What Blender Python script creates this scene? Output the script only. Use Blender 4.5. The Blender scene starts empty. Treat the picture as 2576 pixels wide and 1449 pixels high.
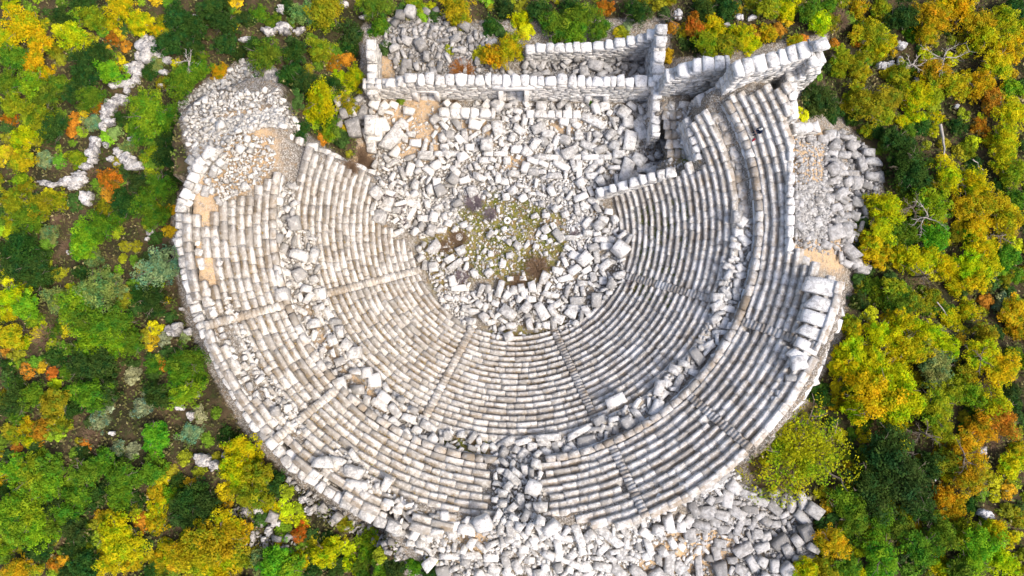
import bpy, math, random, bisect
import numpy as np
from mathutils import Vector, Matrix

random.seed(11)
RS = np.random.RandomState(7)
sc = bpy.context.scene
COL = sc.collection

# ------------------------------------------------------------------ camera, sky, sun, exposure
CAMH, FPX, CU, CV = 70.0, 1750.0, 1288.0, 724.5       # camera height and pinhole of a 2576 px wide picture
TILT = math.atan((900.0 - CV) / FPX)
CAMY = -CAMH * math.tan(TILT)
cam_d = bpy.data.cameras.new("camera")
cam = bpy.data.objects.new("camera", cam_d)
COL.objects.link(cam)
cam_d.sensor_width = 36.0
cam_d.lens = 36.0 * FPX / 2576.0
cam_d.clip_start = 1.0
cam_d.clip_end = 2000.0
cam.location = (0, CAMY, CAMH)
cam.rotation_euler = (TILT, 0, 0)
sc.camera = cam

SUN_EL, SUN_AZ = math.radians(56), math.radians(-30)  # azimuth from +X
sdir = Vector((math.cos(SUN_EL) * math.cos(SUN_AZ), math.cos(SUN_EL) * math.sin(SUN_AZ), math.sin(SUN_EL)))
w = bpy.data.worlds.new("World")
sc.world = w
w.use_nodes = True
nt = w.node_tree
bg = nt.nodes["Background"]
sky = nt.nodes.new("ShaderNodeTexSky")
sky.sky_type = 'NISHITA'
sky.sun_disc = False
sky.sun_elevation = SUN_EL
sky.sun_rotation = math.atan2(sdir.x, sdir.y)
nt.links.new(sky.outputs[0], bg.inputs[0])
bg.inputs[1].default_value = 0.15
sky.air_density = 0.8
sky.dust_density = 4.0
sky.ozone_density = 0.4
sl = bpy.data.lights.new("sun", 'SUN')
sl.energy = 1.5
sl.angle = math.radians(13)
sl.color = (1.0, 0.93, 0.83)
so = bpy.data.objects.new("sun", sl)
COL.objects.link(so)
so.rotation_euler = sdir.to_track_quat('Z', 'Y').to_euler()
so.location = (60, -50, 90)
sc.view_settings.view_transform = 'Standard'
sc.view_settings.look = 'None'
sc.view_settings.exposure = 0.78
sc.view_settings.gamma = 1.0

# ------------------------------------------------------------------ projection helpers
ct, st = math.cos(TILT), math.sin(TILT)


def W(u, v, z=0.0):
    """the point at height z that stands where the photograph shows (u, v)"""
    dx, dy = (u - CU) / FPX, -(v - CV) / FPX
    ry, rz = dy * ct + st, dy * st - ct
    t = (z - CAMH) / rz
    return Vector((dx * t, CAMY + ry * t, z))


def project(x, y, z):
    yy, zz = y - CAMY, z - CAMH
    cy, cz = yy * ct + zz * st, -yy * st + zz * ct
    return CU + FPX * x / -cz, CV - FPX * cy / -cz


def inpoly(u, v, poly):
    if not isinstance(u, np.ndarray):
        r, n = False, len(poly)
        for i in range(n):
            x0, y0 = poly[i]
            x1, y1 = poly[(i + 1) % n]
            if (y0 > v) != (y1 > v) and u < (x1 - x0) * (v - y0) / ((y1 - y0) or 1e-9) + x0:
                r = not r
        return r
    r = np.zeros(u.shape, bool)
    n = len(poly)
    for i in range(n):
        x0, y0 = poly[i]
        x1, y1 = poly[(i + 1) % n]
        c = (y0 > v) != (y1 > v)
        r ^= c & (u < (x1 - x0) * (v - y0) / ((y1 - y0) or 1e-9) + x0)
    return r


CEN = W(1297, 582, 0.5)
CX, CY = CEN.x, CEN.y
R0, T0, H0, Z0, N0 = 10.6, 0.525, 0.45, 0.6, 18        # lower tier
RW0, RW1 = R0 + T0 * N0 + 0.1, 21.25                   # walkway
ZW = Z0 + H0 * (N0 - 1)
R1, T1, H1, Z1, N1 = 21.2, 0.56, 0.44, ZW + 1.45, 9   # upper tier
ZTOP = Z1 + H1 * (N1 - 1)


def polar(a, r):
    return CX + r * math.sin(a), CY - r * math.cos(a)


# ------------------------------------------------------------------ ground height field
def sstep(a, b, x):
    t = np.clip((x - a) / (b - a), 0, 1)
    return t * t * (3 - 2 * t)


def wob(x, y, s, ph=0.0):
    return (np.sin(x * s + 1.3 + ph) * np.cos(y * s * 1.13 + .7 + ph) + .6 * np.sin(x * s * 2.1 + y * s * 1.7 + 2 + ph)
            + .4 * np.cos(x * s * 3.7 - y * s * 4.1 + ph)) / 2.0


def wl(p, q):
    a, b = W(*p), W(*q)
    return a.x, a.y, b.x, b.y


def side(x, y, ln):
    """signed distance to a line, positive on its left"""
    x0, y0, x1, y1 = ln
    d = math.hypot(x1 - x0, y1 - y0)
    return ((x1 - x0) * (y - y0) - (y1 - y0) * (x - x0)) / d


L_LEFT = wl((945, 447, 1.0), (660, 318, 9.0))
L_RIGHT = wl((1500, 488, 1.0), (1705, 428, 5.5))
L_TOPR = wl((1742, 274, 3.0), (1914, 198, 8.5))
L_LEFT2 = wl((660, 318, 9.0), (440, 500, 12.5))


def wpoly(pts, z):
    return [tuple(W(u, v, z)[:2]) for u, v in pts]


HEAP = wpoly([(448, 262), (520, 205), (612, 150), (700, 178), (712, 240), (752, 322), (700, 372), (635, 425), (535, 480), (478, 485), (446, 340)], 8.0)
PLATF = wpoly([(1648, 222), (1745, 220), (1742, 262), (1745, 400), (1705, 436), (1672, 426), (1668, 345), (1654, 340)], 4.0)
PASSAGE = wpoly([(1640, 330), (1668, 330), (1672, 415), (1600, 440), (1590, 430)], 0.0)
STAGE = wpoly([(900, 60), (1690, 40), (1690, 440), (1500, 520), (1000, 520), (900, 420)], 0.5)


def height(x, y):
    dx, dy = x - CX, y - CY
    rho = np.hypot(dx, dy)
    al = np.degrees(np.arctan2(dx, -dy))
    out = 3.6 - 0.14 * y + 0.03 * x + 0.55 * wob(x, y, .23) + .22 * wob(x, y, .71, 2.)
    stg = inpoly(x, y, STAGE) | (rho < 12)
    out = np.where(stg, 0.12 * wob(x, y, .9), out)
    # seats
    b = np.where(rho < R0, 0.0, Z0 + H0 * (rho - R0) / T0 - .58)
    b = np.where(rho > RW0 - .1, ZW - .12, b)
    b = np.where(rho > R1, Z1 + H1 * (rho - R1 - .62) / T1 - .5, b)
    b = np.minimum(b, np.where(al > 5, ZTOP + .4, ZTOP - .12))
    ins = (rho >= R0 - .4) & (rho < np.where((al > 38) & (al < 80), 28.4, 27.4))
    s_left = side(x, y, L_LEFT)                   # positive = south of the parodos wall
    s_left2 = side(x, y, L_LEFT2)
    left = (dx < 0) & (s_left > 0) & (s_left2 > 0)
    sr = side(x, y, L_RIGHT)
    stp = side(x, y, L_TOPR)
    right = (dx >= 0) & np.where(rho < 17.3, sr < 0, stp < 0)
    ok = ins & (left | right)
    ok &= ~((rho > 23.6) & (al > 78) & (al < 150) & (rho > 0))
    b = np.where((al < -93) & (rho > RW0 - 1), b - (-93 - al) * .13 * np.clip((rho - RW0 + 1) / 6, 0, 1), b)
    g = np.where(ok, b, out)
    # collapsed slopes
    tal = ZTOP - .5 - (rho - 25.9) * .62
    m = (al > -22) & (al < 40) & (rho > 25.6)
    g = np.where(m, np.maximum(out, tal), g)
    tal = 11.0 - (rho - 23.6) * .85
    m = (al > 76) & (al < 122) & (rho > 23.5)
    g = np.where(m, np.maximum(out - 1.0, tal), g)
    hp = inpoly(x, y, HEAP)
    p, q = W(600, 360, 10.6), W(620, 165, 4.5)
    pl = 10.6 + (y - p.y) * (4.5 - 10.6) / (q.y - p.y)
    g = np.where(hp & ~ok, np.clip(pl, 4.0, 11.6) + .3 * wob(x, y, .8), g)
    g = np.where(inpoly(x, y, PLATF), 3.9, g)
    g = np.where(inpoly(x, y, PASSAGE), 0.0, g)
    return g


def axis(lo, hi, step, far):
    core = list(np.arange(lo, hi, step))
    a, b, s = [], [], step
    x = core[-1]
    while x < far:
        s *= 1.5
        x += s
        b.append(x)
    x, s = core[0], step
    while x > -far:
        s *= 1.5
        x -= s
        a.append(x)
    return np.array(a[::-1] + core + b)


gx, gy = axis(-60, 60, .36, 500), axis(-44, 50, .36, 500)
XX, YY = np.meshgrid(gx, gy)
GZ = height(XX, YY)
k = GZ.copy()
k[1:-1, 1:-1] = (GZ[1:-1, 1:-1] * 2 + GZ[:-2, 1:-1] + GZ[2:, 1:-1] + GZ[1:-1, :-2] + GZ[1:-1, 2:]) / 6
GZ = np.clip(k, -6, 20)


GXL, GYL = gx.tolist(), gy.tolist()


def G(x, y):
    i = min(max(bisect.bisect_left(GXL, x) - 1, 0), len(GXL) - 2)
    j = min(max(bisect.bisect_left(GYL, y) - 1, 0), len(GYL) - 2)
    fx = (x - gx[i]) / (gx[i + 1] - gx[i])
    fy = (y - gy[j]) / (gy[j + 1] - gy[j])
    return float((GZ[j, i] * (1 - fx) + GZ[j, i + 1] * fx) * (1 - fy) + (GZ[j + 1, i] * (1 - fx) + GZ[j + 1, i + 1] * fx) * fy)


def hit(u, v, dz=0.0):
    """where the ground (plus dz) is met at (u, v)"""
    lo, hi = -6.0, 20.0
    for _ in range(15):
        m = (lo + hi) / 2
        p = W(u, v, m)
        if m > G(p.x, p.y) + dz:
            hi = m
        else:
            lo = m
    return W(u, v, (lo + hi) / 2)


# ------------------------------------------------------------------ materials
def mat(name):
    m = bpy.data.materials.new(name)
    m.use_nodes = True
    n = m.node_tree.nodes
    b = n["Principled BSDF"]
    b.inputs["Roughness"].default_value = .85
    b.inputs["Specular IOR Level"].default_value = .2
    return m, m.node_tree, n, m.node_tree.links, b


def noise(n, l, vec, scale, detail=4, rough=.6):
    t = n.new("ShaderNodeTexNoise")
    t.inputs["Scale"].default_value = scale
    t.inputs["Detail"].default_value = detail
    t.inputs["Roughness"].default_value = rough
    l.new(vec, t.inputs["Vector"])
    return t.outputs["Fac"]


def ramp(n, l, fac, a, b):
    t = n.new("ShaderNodeMapRange")
    t.inputs["From Min"].default_value = a
    t.inputs["From Max"].default_value = b
    l.new(fac, t.inputs["Value"])
    return t.outputs["Result"]


def mix(n, l, fac, a, b, mode='MIX'):
    t = n.new("ShaderNodeMix")
    t.data_type = 'RGBA'
    t.blend_type = mode
    for s, x in ((t.inputs["Factor"], fac), (t.inputs["A"], a), (t.inputs["B"], b)):
        if isinstance(x, (int, float)):
            s.default_value = x
        elif isinstance(x, tuple):
            s.default_value = (*x, 1)
        else:
            l.new(x, s)
    return t.outputs["Result"]


def math_(n, l, op, a, b=None):
    t = n.new("ShaderNodeMath")
    t.operation = op
    for s, x in zip(t.inputs, (a, b)):
        if x is None:
            continue
        if isinstance(x, (int, float)):
            s.default_value = x
        else:
            l.new(x, s)
    return t.outputs[0]


def attr(n, name, out="Fac"):
    t = n.new("ShaderNodeAttribute")
    t.attribute_name = name
    return t.outputs[out]


def stone(name, pale, grey, stain, lich=.5, stain_amt=.3, spec=.35, lip=False):
    """weathered limestone: white lichen over grey, ochre stains, black lichen, dark pits, soil at the back of the treads"""
    m, t, n, l, b = mat(name)
    geo = n.new("ShaderNodeNewGeometry").outputs["Position"]
    nb = noise(n, l, geo, .55, 5, .65)
    nm = noise(n, l, geo, 2.6, 5, .72)
    nf = noise(n, l, geo, 8, 3, .7)
    nk = noise(n, l, geo, 3.6, 4, .7)
    tint = attr(n, "tint")
    f = math_(n, l, 'ADD', nm, math_(n, l, 'MULTIPLY', math_(n, l, 'SUBTRACT', tint, .5), .26))
    c = mix(n, l, ramp(n, l, f, lich - .065, lich + .065), grey, pale)
    sx_ = n.new("ShaderNodeSeparateXYZ")
    l.new(geo, sx_.inputs[0])
    warm = math_(n, l, 'MULTIPLY', ramp(n, l, math_(n, l, 'ADD', sx_.outputs[0], math_(n, l, 'MULTIPLY', math_(n, l, 'SUBTRACT', nb, .5), 30)), 10, -14), .65)
    c = mix(n, l, warm, c, mix(n, l, 1.0, c, (1.0, .94, .84), 'MULTIPLY'))
    c = mix(n, l, math_(n, l, 'MULTIPLY', ramp(n, l, nb, .47, .66), stain_amt), c, stain)
    c = mix(n, l, math_(n, l, 'MULTIPLY', ramp(n, l, nk, .60, .72), stain_amt * 1.3), c, (.36, .23, .11))
    if lip:
        back = math_(n, l, 'SUBTRACT', 1.0, attr(n, "lip"))
        c = mix(n, l, math_(n, l, 'MULTIPLY', math_(n, l, 'MULTIPLY', back, ramp(n, l, nb, .42, .62)), .55), c, (.27, .18, .085))
    c = mix(n, l, math_(n, l, 'MULTIPLY', ramp(n, l, nf, .54, .68), spec), c, (.11, .105, .10))
    v = math_(n, l, 'ADD', math_(n, l, 'MULTIPLY', tint, .36), .80)
    hsv = n.new("ShaderNodeHueSaturation")
    l.new(v, hsv.inputs["Value"])
    l.new(c, hsv.inputs["Color"])
    l.new(hsv.outputs[0], b.inputs["Base Color"])
    b.inputs["Specular IOR Level"].default_value = .1
    bp = n.new("ShaderNodeBump")
    bp.inputs["Strength"].default_value = .7
    bp.inputs["Distance"].default_value = .1
    l.new(math_(n, l, 'ADD', nm, nf), bp.inputs["Height"])
    l.new(bp.outputs[0], b.inputs["Normal"])
    return m


M_SEAT = stone("seat_limestone", (.70, .69, .67), (.455, .43, .395), (.46, .38, .28), .49, .24, .34, True)
M_BLOCK = stone("block_limestone", (.72, .715, .70), (.42, .415, .405), (.52, .43, .32), .47, .15, .46)
M_WALL = stone("wall_limestone", (.74, .73, .71), (.46, .45, .43), (.54, .43, .31), .45, .24, .42)
M_GREY = stone("grey_limestone", (.50, .495, .49), (.30, .295, .29), (.38, .33, .27), .50, .18, .40)
M_ROCK = stone("weathered_rock", (.58, .58, .59), (.24, .24, .26), (.34, .29, .22), .50, .25, .7)

# ground: weights are painted per vertex from where earth, gravel, grass and leaf litter lie
SITE = [(905, 60), (1690, 40), (1690, 150), (2095, 80), (2010, 245), (2000, 290), (2115, 290), (2210, 400), (2225, 480), (2130, 600), (2160, 680),
        (2135, 760), (2110, 880), (2010, 1045), (1880, 1150), (1900, 1230), (2030, 1240), (2060, 1449), (1000, 1449), (1000, 1360), (850, 1290), (715, 1195), (610, 1080), (530, 940),
        (470, 810), (440, 690), (430, 600), (435, 510), (480, 430), (445, 265), (520, 200), (612, 145), (705, 175), (715, 240), (755, 325), (900, 420)]
OCHRE = [[(500, 350), (560, 330), (690, 340), (700, 420), (640, 470), (540, 515), (470, 500)], [(560, 280), (680, 260), (680, 330), (560, 345)],
         [(930, 255), (1110, 255), (1110, 400), (1000, 400)], [(1985, 320), (2080, 330), (2070, 460), (1990, 470)], [(1990, 600), (2120, 600), (2120, 690), (2000, 660)],
         [(470, 520), (560, 520), (580, 690), (560, 760), (500, 720)], [(1690, 1330), (1860, 1330), (1840, 1449), (1580, 1449)], [(1150, 1330), (1230, 1330), (1230, 1390), (1150, 1390)],
         [(920, 130), (985, 140), (1000, 200), (930, 215)], [(1035, 240), (1105, 240), (1100, 330), (1060, 400), (1010, 380)], [(1130, 290), (1260, 300), (1250, 340), (1140, 330)], [(1380, 290), (1480, 290), (1450, 340), (1380, 330)],
         [(1260, 380), (1340, 380), (1330, 420), (1260, 420)], [(990, 330), (1060, 330), (1080, 380), (1000, 390)], [(860, 380), (935, 350), (950, 440), (900, 430)], [(880, 1090), (1060, 1200), (1010, 1260), (870, 1140)],
         [(770, 760), (830, 790), (1000, 1010), (960, 1040), (800, 860)]]
GRASS = [[(1150, 530), (1240, 480), (1330, 505), (1420, 540), (1430, 600), (1390, 690), (1290, 730), (1200, 690)], [(1050, 610), (1150, 560), (1200, 640), (1180, 720), (1100, 740)], [(1230, 830), (1420, 810), (1500, 840), (1300, 880), (1180, 860)],
         [(1080, 1100), (1240, 1090), (1240, 1150), (1120, 1140)], [(1690, 370), (1740, 370), (1740, 410), (1690, 410)]]


def blur(a, k):
    for _ in range(k):
        p = np.pad(a, 1, mode='edge')
        a = (p[1:-1, 1:-1] * 2 + p[:-2, 1:-1] + p[2:, 1:-1] + p[1:-1, :-2] + p[1:-1, 2:]) / 6
    return a


cyy, czz = (YY - CAMY) * ct + (GZ - CAMH) * st, -(YY - CAMY) * st + (GZ - CAMH) * ct
czz = np.minimum(czz, -5)
GU, GV = CU + FPX * XX / -czz, CV - FPX * cyy / -czz
a_site = blur(inpoly(GU, GV, SITE).astype(float), 3)
a_ochre = blur(np.any([inpoly(GU, GV, p) for p in OCHRE], axis=0).astype(float), 4)
a_grass = blur(np.any([inpoly(GU, GV, p) for p in GRASS], axis=0).astype(float), 4)


def mesh_np(name, verts, faces, m=None, attrs=None, smooth=False):
    """verts (n,3), faces (k,4) or a list of arrays of one corner count each"""
    if isinstance(faces, np.ndarray):
        faces = [faces]
    me = bpy.data.meshes.new(name)
    nv = len(verts)
    me.vertices.add(nv)
    me.vertices.foreach_set("co", np.asarray(verts, np.float32).ravel())
    tot = sum(f.size for f in faces)
    nf = sum(len(f) for f in faces)
    me.loops.add(tot)
    me.polygons.add(nf)
    me.loops.foreach_set("vertex_index", np.concatenate([f.ravel() for f in faces]).astype(np.int32))
    sizes = np.concatenate([np.full(len(f), f.shape[1]) for f in faces]).astype(np.int32)
    starts = np.concatenate([[0], np.cumsum(sizes)[:-1]]).astype(np.int32)
    me.polygons.foreach_set("loop_start", starts)
    me.polygons.foreach_set("loop_total", sizes)
    if smooth:
        me.polygons.foreach_set("use_smooth", np.ones(nf, bool))
    for kx, vx in (attrs or {}).items():
        a = me.attributes.new(kx, 'FLOAT', 'POINT')
        a.data.foreach_set("value", np.asarray(vx, np.float32).ravel())
    me.update(calc_edges=True)
    me.validate()
    if m:
        me.materials.append(m)
    return me


def link(name, data, parent=None, loc=None, rz=None):
    o = bpy.data.objects.new(name, data)
    COL.objects.link(o)
    if parent:
        o.parent = parent
    if loc is not None:
        o.location = loc
    if rz is not None:
        o.rotation_euler = (0, 0, rz)
    return o


def tag(o, label=None, cat=None, group=None, kind=None):
    if label:
        o["label"] = label
    if cat:
        o["category"] = cat
    if group:
        o["group"] = group
    if kind:
        o["kind"] = kind
    return o


ny_, nx_ = XX.shape
idx = np.arange(nx_ * ny_).reshape(ny_, nx_)
gf = np.stack([idx[:-1, :-1], idx[:-1, 1:], idx[1:, 1:], idx[1:, :-1]], -1).reshape(-1, 4)
m, t, n, l, b = mat("earth_and_gravel")
geo = n.new("ShaderNodeNewGeometry").outputs["Position"]
n1, n2, n3 = noise(n, l, geo, .35, 4), noise(n, l, geo, 2.2, 4, .7), noise(n, l, geo, 11, 3, .75)
forest = mix(n, l, ramp(n, l, n1, .40, .6), (.035, .032, .014), (.11, .075, .04))
forest = mix(n, l, ramp(n, l, n2, .52, .66), forest, (.045, .060, .015))
forest = mix(n, l, ramp(n, l, n3, .6, .75), forest, (.20, .17, .12))
def pebbles(scale):
    q = n.new("ShaderNodeTexVoronoi")
    q.inputs["Scale"].default_value = scale
    l.new(geo, q.inputs["Vector"])
    e = n.new("ShaderNodeTexVoronoi")
    e.feature = 'DISTANCE_TO_EDGE'
    e.inputs["Scale"].default_value = scale
    l.new(geo, e.inputs["Vector"])
    bw = n.new("ShaderNodeRGBToBW")
    l.new(q.outputs["Color"], bw.inputs[0])
    return bw.outputs[0], e.outputs["Distance"]


pc, pe = pebbles(9.0)
grav = mix(n, l, ramp(n, l, pc, .25, .8), (.22, .19, .15), (.54, .51, .46))
grav = mix(n, l, ramp(n, l, pe, .12, .02), grav, (.10, .08, .06))
grav = mix(n, l, ramp(n, l, n2, .54, .70), grav, (.32, .22, .12))
ocr = mix(n, l, ramp(n, l, n3, .4, .66), (.52, .33, .16), (.66, .52, .36))
och = math_(n, l, 'MULTIPLY', attr(n, "ochre"), ramp(n, l, n2, .33, .52))
grav = mix(n, l, och, grav, ocr)
grs = mix(n, l, ramp(n, l, n3, .4, .6), (.15, .18, .02), (.30, .23, .07))
grs = mix(n, l, ramp(n, l, noise(n, l, geo, .7, 3), .46, .60), grs, (.26, .17, .08))
grm = math_(n, l, 'MULTIPLY', attr(n, "grassy"), ramp(n, l, n2, .38, .5))
grav = mix(n, l, grm, grav, grs)
sm = ramp(n, l, math_(n, l, 'ADD', attr(n, "site"), math_(n, l, 'MULTIPLY', math_(n, l, 'SUBTRACT', n2, .5), 1.2)), .35, .65)
l.new(mix(n, l, sm, forest, grav), b.inputs["Base Color"])
bp = n.new("ShaderNodeBump")
bp.inputs["Strength"].default_value = .7
bp.inputs["Distance"].default_value = .12
l.new(math_(n, l, 'ADD', n2, n3), bp.inputs["Height"])
l.new(bp.outputs[0], b.inputs["Normal"])
b.inputs["Roughness"].default_value = .95
ground = link("ground", mesh_np("ground", np.stack([XX, YY, GZ], -1).reshape(-1, 3), gf, m,
                                {"site": a_site, "ochre": a_ochre, "grassy": a_grass}, True))
tag(ground, kind="structure")


# ------------------------------------------------------------------ stone blocks (bodies of masonry and rubble)
def lattice(k):
    c = np.linspace(-1, 1, k)
    vid, vs, fs = {}, [], []

    def vi(p):
        if p not in vid:
            vid[p] = len(vs)
            vs.append([c[q] for q in p])
        return vid[p]
    e = k - 1
    for i in range(e):
        for j in range(e):
            for s in (0, e):
                for f in ((lambda a, b_: (s, a, b_)), (lambda a, b_: (b_, s, a)), (lambda a, b_: (a, b_, s))):
                    q = [vi(f(i, j)), vi(f(i + 1, j)), vi(f(i + 1, j + 1)), vi(f(i, j + 1))]
                    fs.append(q if s else q[::-1])
    return np.array(vs, float), np.array(fs)


LATS = {k: lattice(k) for k in (2, 3, 4, 6)}


def shape_blocks(spec, k=3, rnd=.06, rough=.05):
    """spec: list of (centre, 3x3 rotation, dims, tint[, round]) -> verts, faces, tint"""
    V, F = LATS[k]
    nb = len(spec)
    C = np.array([s[0] for s in spec], float)
    Rm = np.array([np.array(s[1]) for s in spec], float)
    D = np.array([s[2] for s in spec], float)
    T = np.array([s[3] for s in spec], float)
    rr = np.array([s[4] if len(s) > 4 else rnd for s in spec], float)
    P = np.repeat(V[None], nb, 0)
    edge = (np.abs(V) > .99).sum(1)
    sc_ = np.where(edge == 3, 1.0, np.where(edge == 2, .55, 0.0))
    P = P * (1 - rr[:, None, None] * sc_[None, :, None])
    # rounding toward a sphere for strongly rounded stones
    nrm = P / np.maximum(np.linalg.norm(P, axis=2, keepdims=True), 1e-6)
    q = np.clip((rr - .2) * 1.6, 0, .75)[:, None, None]
    P = P * (1 - q) + nrm * 1.12 * q
    P += RS.normal(0, rough, P.shape)
    # a wedge-like skew so that no two blocks are the same box
    sk = RS.normal(0, .10, (nb, 4)) * (1 + .7 * (rr[:, None] > .12))
    x, y, z = P[..., 0].copy(), P[..., 1].copy(), P[..., 2].copy()
    P[..., 0] = x * (1 + sk[:, 0:1] * y)
    P[..., 1] = y * (1 + sk[:, 1:2] * x)
    P[..., 2] = z * (1 + sk[:, 2:3] * x * .7 + sk[:, 3:4] * y * .7)
    P = P * (D[:, None, :] / 2)
    P = np.einsum('bij,bkj->bki', Rm, P) + C[:, None, :]
    Fa = (F[None] + (np.arange(nb) * len(V))[:, None, None]).reshape(-1, 4)
    return P.reshape(-1, 3), Fa, np.repeat(T, len(V))


def rotm(yaw, pitch=0., roll=0.):
    return np.array(Matrix.Rotation(yaw, 3, 'Z') @ Matrix.Rotation(pitch, 3, 'Y') @ Matrix.Rotation(roll, 3, 'X'))


def tint():
    return float(np.clip(RS.normal(.5, .22), 0, 1))


def block_obj(name, spec, m, parent=None, k=3, rnd=.06, rough=.05, loc=None):
    v, f, t_ = shape_blocks(spec, k, rnd, rough)
    if loc is not None:
        v = v - np.array(loc)
    return link(name, mesh_np(name, v, f, m, {"tint": t_}), parent, loc)


def masonry(p0, p1, z0, top, thick, ch=.45, bl=(.6, 1.3), openings=(), gap=.03, wythes=2, skew=.0):
    """courses of blocks from p0 to p1 (world xy of the base line, centre); top(s) gives the height of the wall at s in 0..1"""
    d = Vector((p1[0] - p0[0], p1[1] - p0[1]))
    Ln = d.length
    d /= Ln
    nrm = Vector((-d.y, d.x))
    yaw = math.atan2(d.y, d.x)
    spec = []
    zmax = max(top(i / 40) for i in range(41))
    z, ci = z0, 0
    while z < zmax - .05:
        hh = ch * random.uniform(.9, 1.12)
        x = -random.uniform(0, .5)
        while x < Ln:
            bw = random.uniform(*bl)
            a, e = max(x, 0), min(x + bw, Ln)
            x += bw
            if e - a < .12:
                continue
            s = (a + e) / 2 / Ln
            tp = top(s)
            if z + hh * .5 > tp:
                continue
            sub = [(a, e)]
            for (o0, o1, oz0, oz1) in openings:
                if oz0 <= z + hh * .5 <= oz1:
                    ns = []
                    for (q0, q1) in sub:
                        if q1 <= o0 or q0 >= o1:
                            ns.append((q0, q1))
                        else:
                            if q0 < o0 - .1:
                                ns.append((q0, o0))
                            if q1 > o1 + .1:
                                ns.append((o1, q1))
                    sub = ns
            for (q0, q1) in sub:
                for wy in range(wythes):
                    off = (wy - (wythes - 1) / 2) * thick / wythes
                    c = Vector((p0[0], p0[1])) + d * ((q0 + q1) / 2) + nrm * (off + random.uniform(-.03, .03))
                    spec.append(((c.x, c.y, z + hh / 2), rotm(yaw + random.uniform(-.02, .02)), (q1 - q0 - gap, thick / wythes - gap * .5, hh - gap * .6), tint(), .05))
        z += hh
        ci += 1
    return spec


def thing(name, label, cat, loc, group=None):
    o = link(name, None, None, loc)
    o.empty_display_size = .3
    return tag(o, label, cat, group, "thing")


def part(name, spec, m, root, k=3, rnd=.06, rough=.05):
    v, f, t_ = shape_blocks(spec, k, rnd, rough)
    v = v - np.array(root.location)
    return link(name, mesh_np(name, v, f, m, {"tint": t_}), root)


# ------------------------------------------------------------------ the seating tiers
LOW_OK = [(742, 372), (948, 455), (936, 560), (955, 560), (1010, 610), (1065, 640), (1190, 800), (1290, 840), (1480, 800), (1570, 700), (1545, 600), (1496, 492), (1600, 464), (1700, 434), (1768, 402),
          (1738, 290), (1835, 242), (1990, 200), (1990, 1300), (600, 1300), (600, 300)]
UP_OK = [(688, 428), (640, 470), (548, 520), (430, 510), (420, 900), (700, 1400), (1236, 1345), (1236, 1100), (1367, 1100), (1370, 1300), (1560, 1330), (1835, 1240), (2110, 900), (2140, 690), (2060, 678),
         (2002, 640), (1986, 620), (1988, 190), (1826, 246), (1800, 500), (1290, 900), (760, 600)]
STAIR_LOW = [math.radians(a) for a in (-68, -24, 21, 67)]
STAIR_UP = [math.radians(a) for a in (-68, -45, 22, 43, 64)]


def seat_row(rk, zk, t, h, ok, stairs, tall=None, r_out=0):
    """one row of worn seat blocks between the stairways"""
    A0, A1 = math.radians(-122), math.radians(128)
    hw = .38 / rk
    cuts = [A0]
    for s in stairs:
        cuts += [s - hw, s + hw]
    cuts.append(A1)
    prof = [(0, -(tall or h) - .12, .6), (0.015, -.05, 1), (.045, -.005, 1), (.50 * t, 0, 1), (.56 * t, -.03, 0), (t + .09, -.035, 0), (t + .09, -(tall or h) - .12, 0)]
    npf = len(prof)
    for ci in range(0, len(cuts), 2):
        VS, FS, TI, LI = [], [], [], []
        a, e = cuts[ci], cuts[ci + 1]
        while a < e - .02:
            ln = random.choice([.7, .9, 1.1, 1.4, 1.7]) * random.uniform(.9, 1.1) / rk
            b_ = min(a + ln, e)
            if e - b_ < .3 / rk:
                b_ = e
            am = (a + b_) / 2
            x, y = polar(am, rk + t / 2)
            u, v = project(x, y, zk)
            there = inpoly(u, v, ok)
            if r_out and rk > r_out:
                there = there and (am > .1 or wob(x, y, .8) + .5 * wob(x, y, 2.3) > -.05)
            if not there and VS:
                yield np.array(VS), np.array(FS), TI, LI
                VS, FS, TI, LI = [], [], [], []
            if there:
                g = .009 / rk
                dr, dz, tw, ti = RS.normal(0, .016) + .05 * wob(x, y, 1.1), RS.normal(0, .013), RS.normal(0, .012), .5 + (tint() - .5) * .75
                base = len(VS)
                lean = RS.normal(0, .02)
                for si, aa in enumerate((a + g, (a * 2 + b_) / 3, (a + b_ * 2) / 3, b_ - g)):
                    for (pr, pz, lp) in prof:
                        j = RS.normal(0, .012, 2)
                        endw = .012 if si in (0, 3) else 0
                        X, Y = polar(aa, rk + pr + dr + tw * (si - 1.5) + j[0] + (endw if pr < .1 else 0))
                        VS.append((X, Y, zk + pz + dz + j[1] + lean * pr - endw))
                        TI.append(ti)
                        LI.append(lp)
                for si in range(3):
                    for q in range(npf):
                        q2 = (q + 1) % npf
                        FS.append([base + si * npf + q, base + si * npf + q2, base + (si + 1) * npf + q2, base + (si + 1) * npf + q][::-1])
                for si in (0, 3):
                    o = [base + si * npf + q for q in range(npf)]
                    qs = [[o[0], o[1], o[2], o[3]], [o[0], o[3], o[4], o[6]], [o[4], o[5], o[6], o[6]]]
                    for q in qs[:2]:
                        FS.append(q if si == 0 else q[::-1])
            a = b_
        if VS:
            yield np.array(VS), np.array(FS), TI, LI


def stair_spec(alpha, rows, w_, ok):
    spec = []
    for (rk, zk, t, h) in rows:
        for s in (0, 1):
            r = rk - t / 2 + s * t / 2
            zt = zk - h / 2 * (1 - s) - .02
            x, y = polar(alpha, r + t * .3)
            u, v = project(x, y, zt)
            if not inpoly(u, v, ok):
                continue
            spec.append(((x, y, zt - .25), rotm(alpha + random.uniform(-.03, .03)), (w_ * random.uniform(.9, 1) - .02, t * .64, .5), tint(), .05))
    return spec


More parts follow.
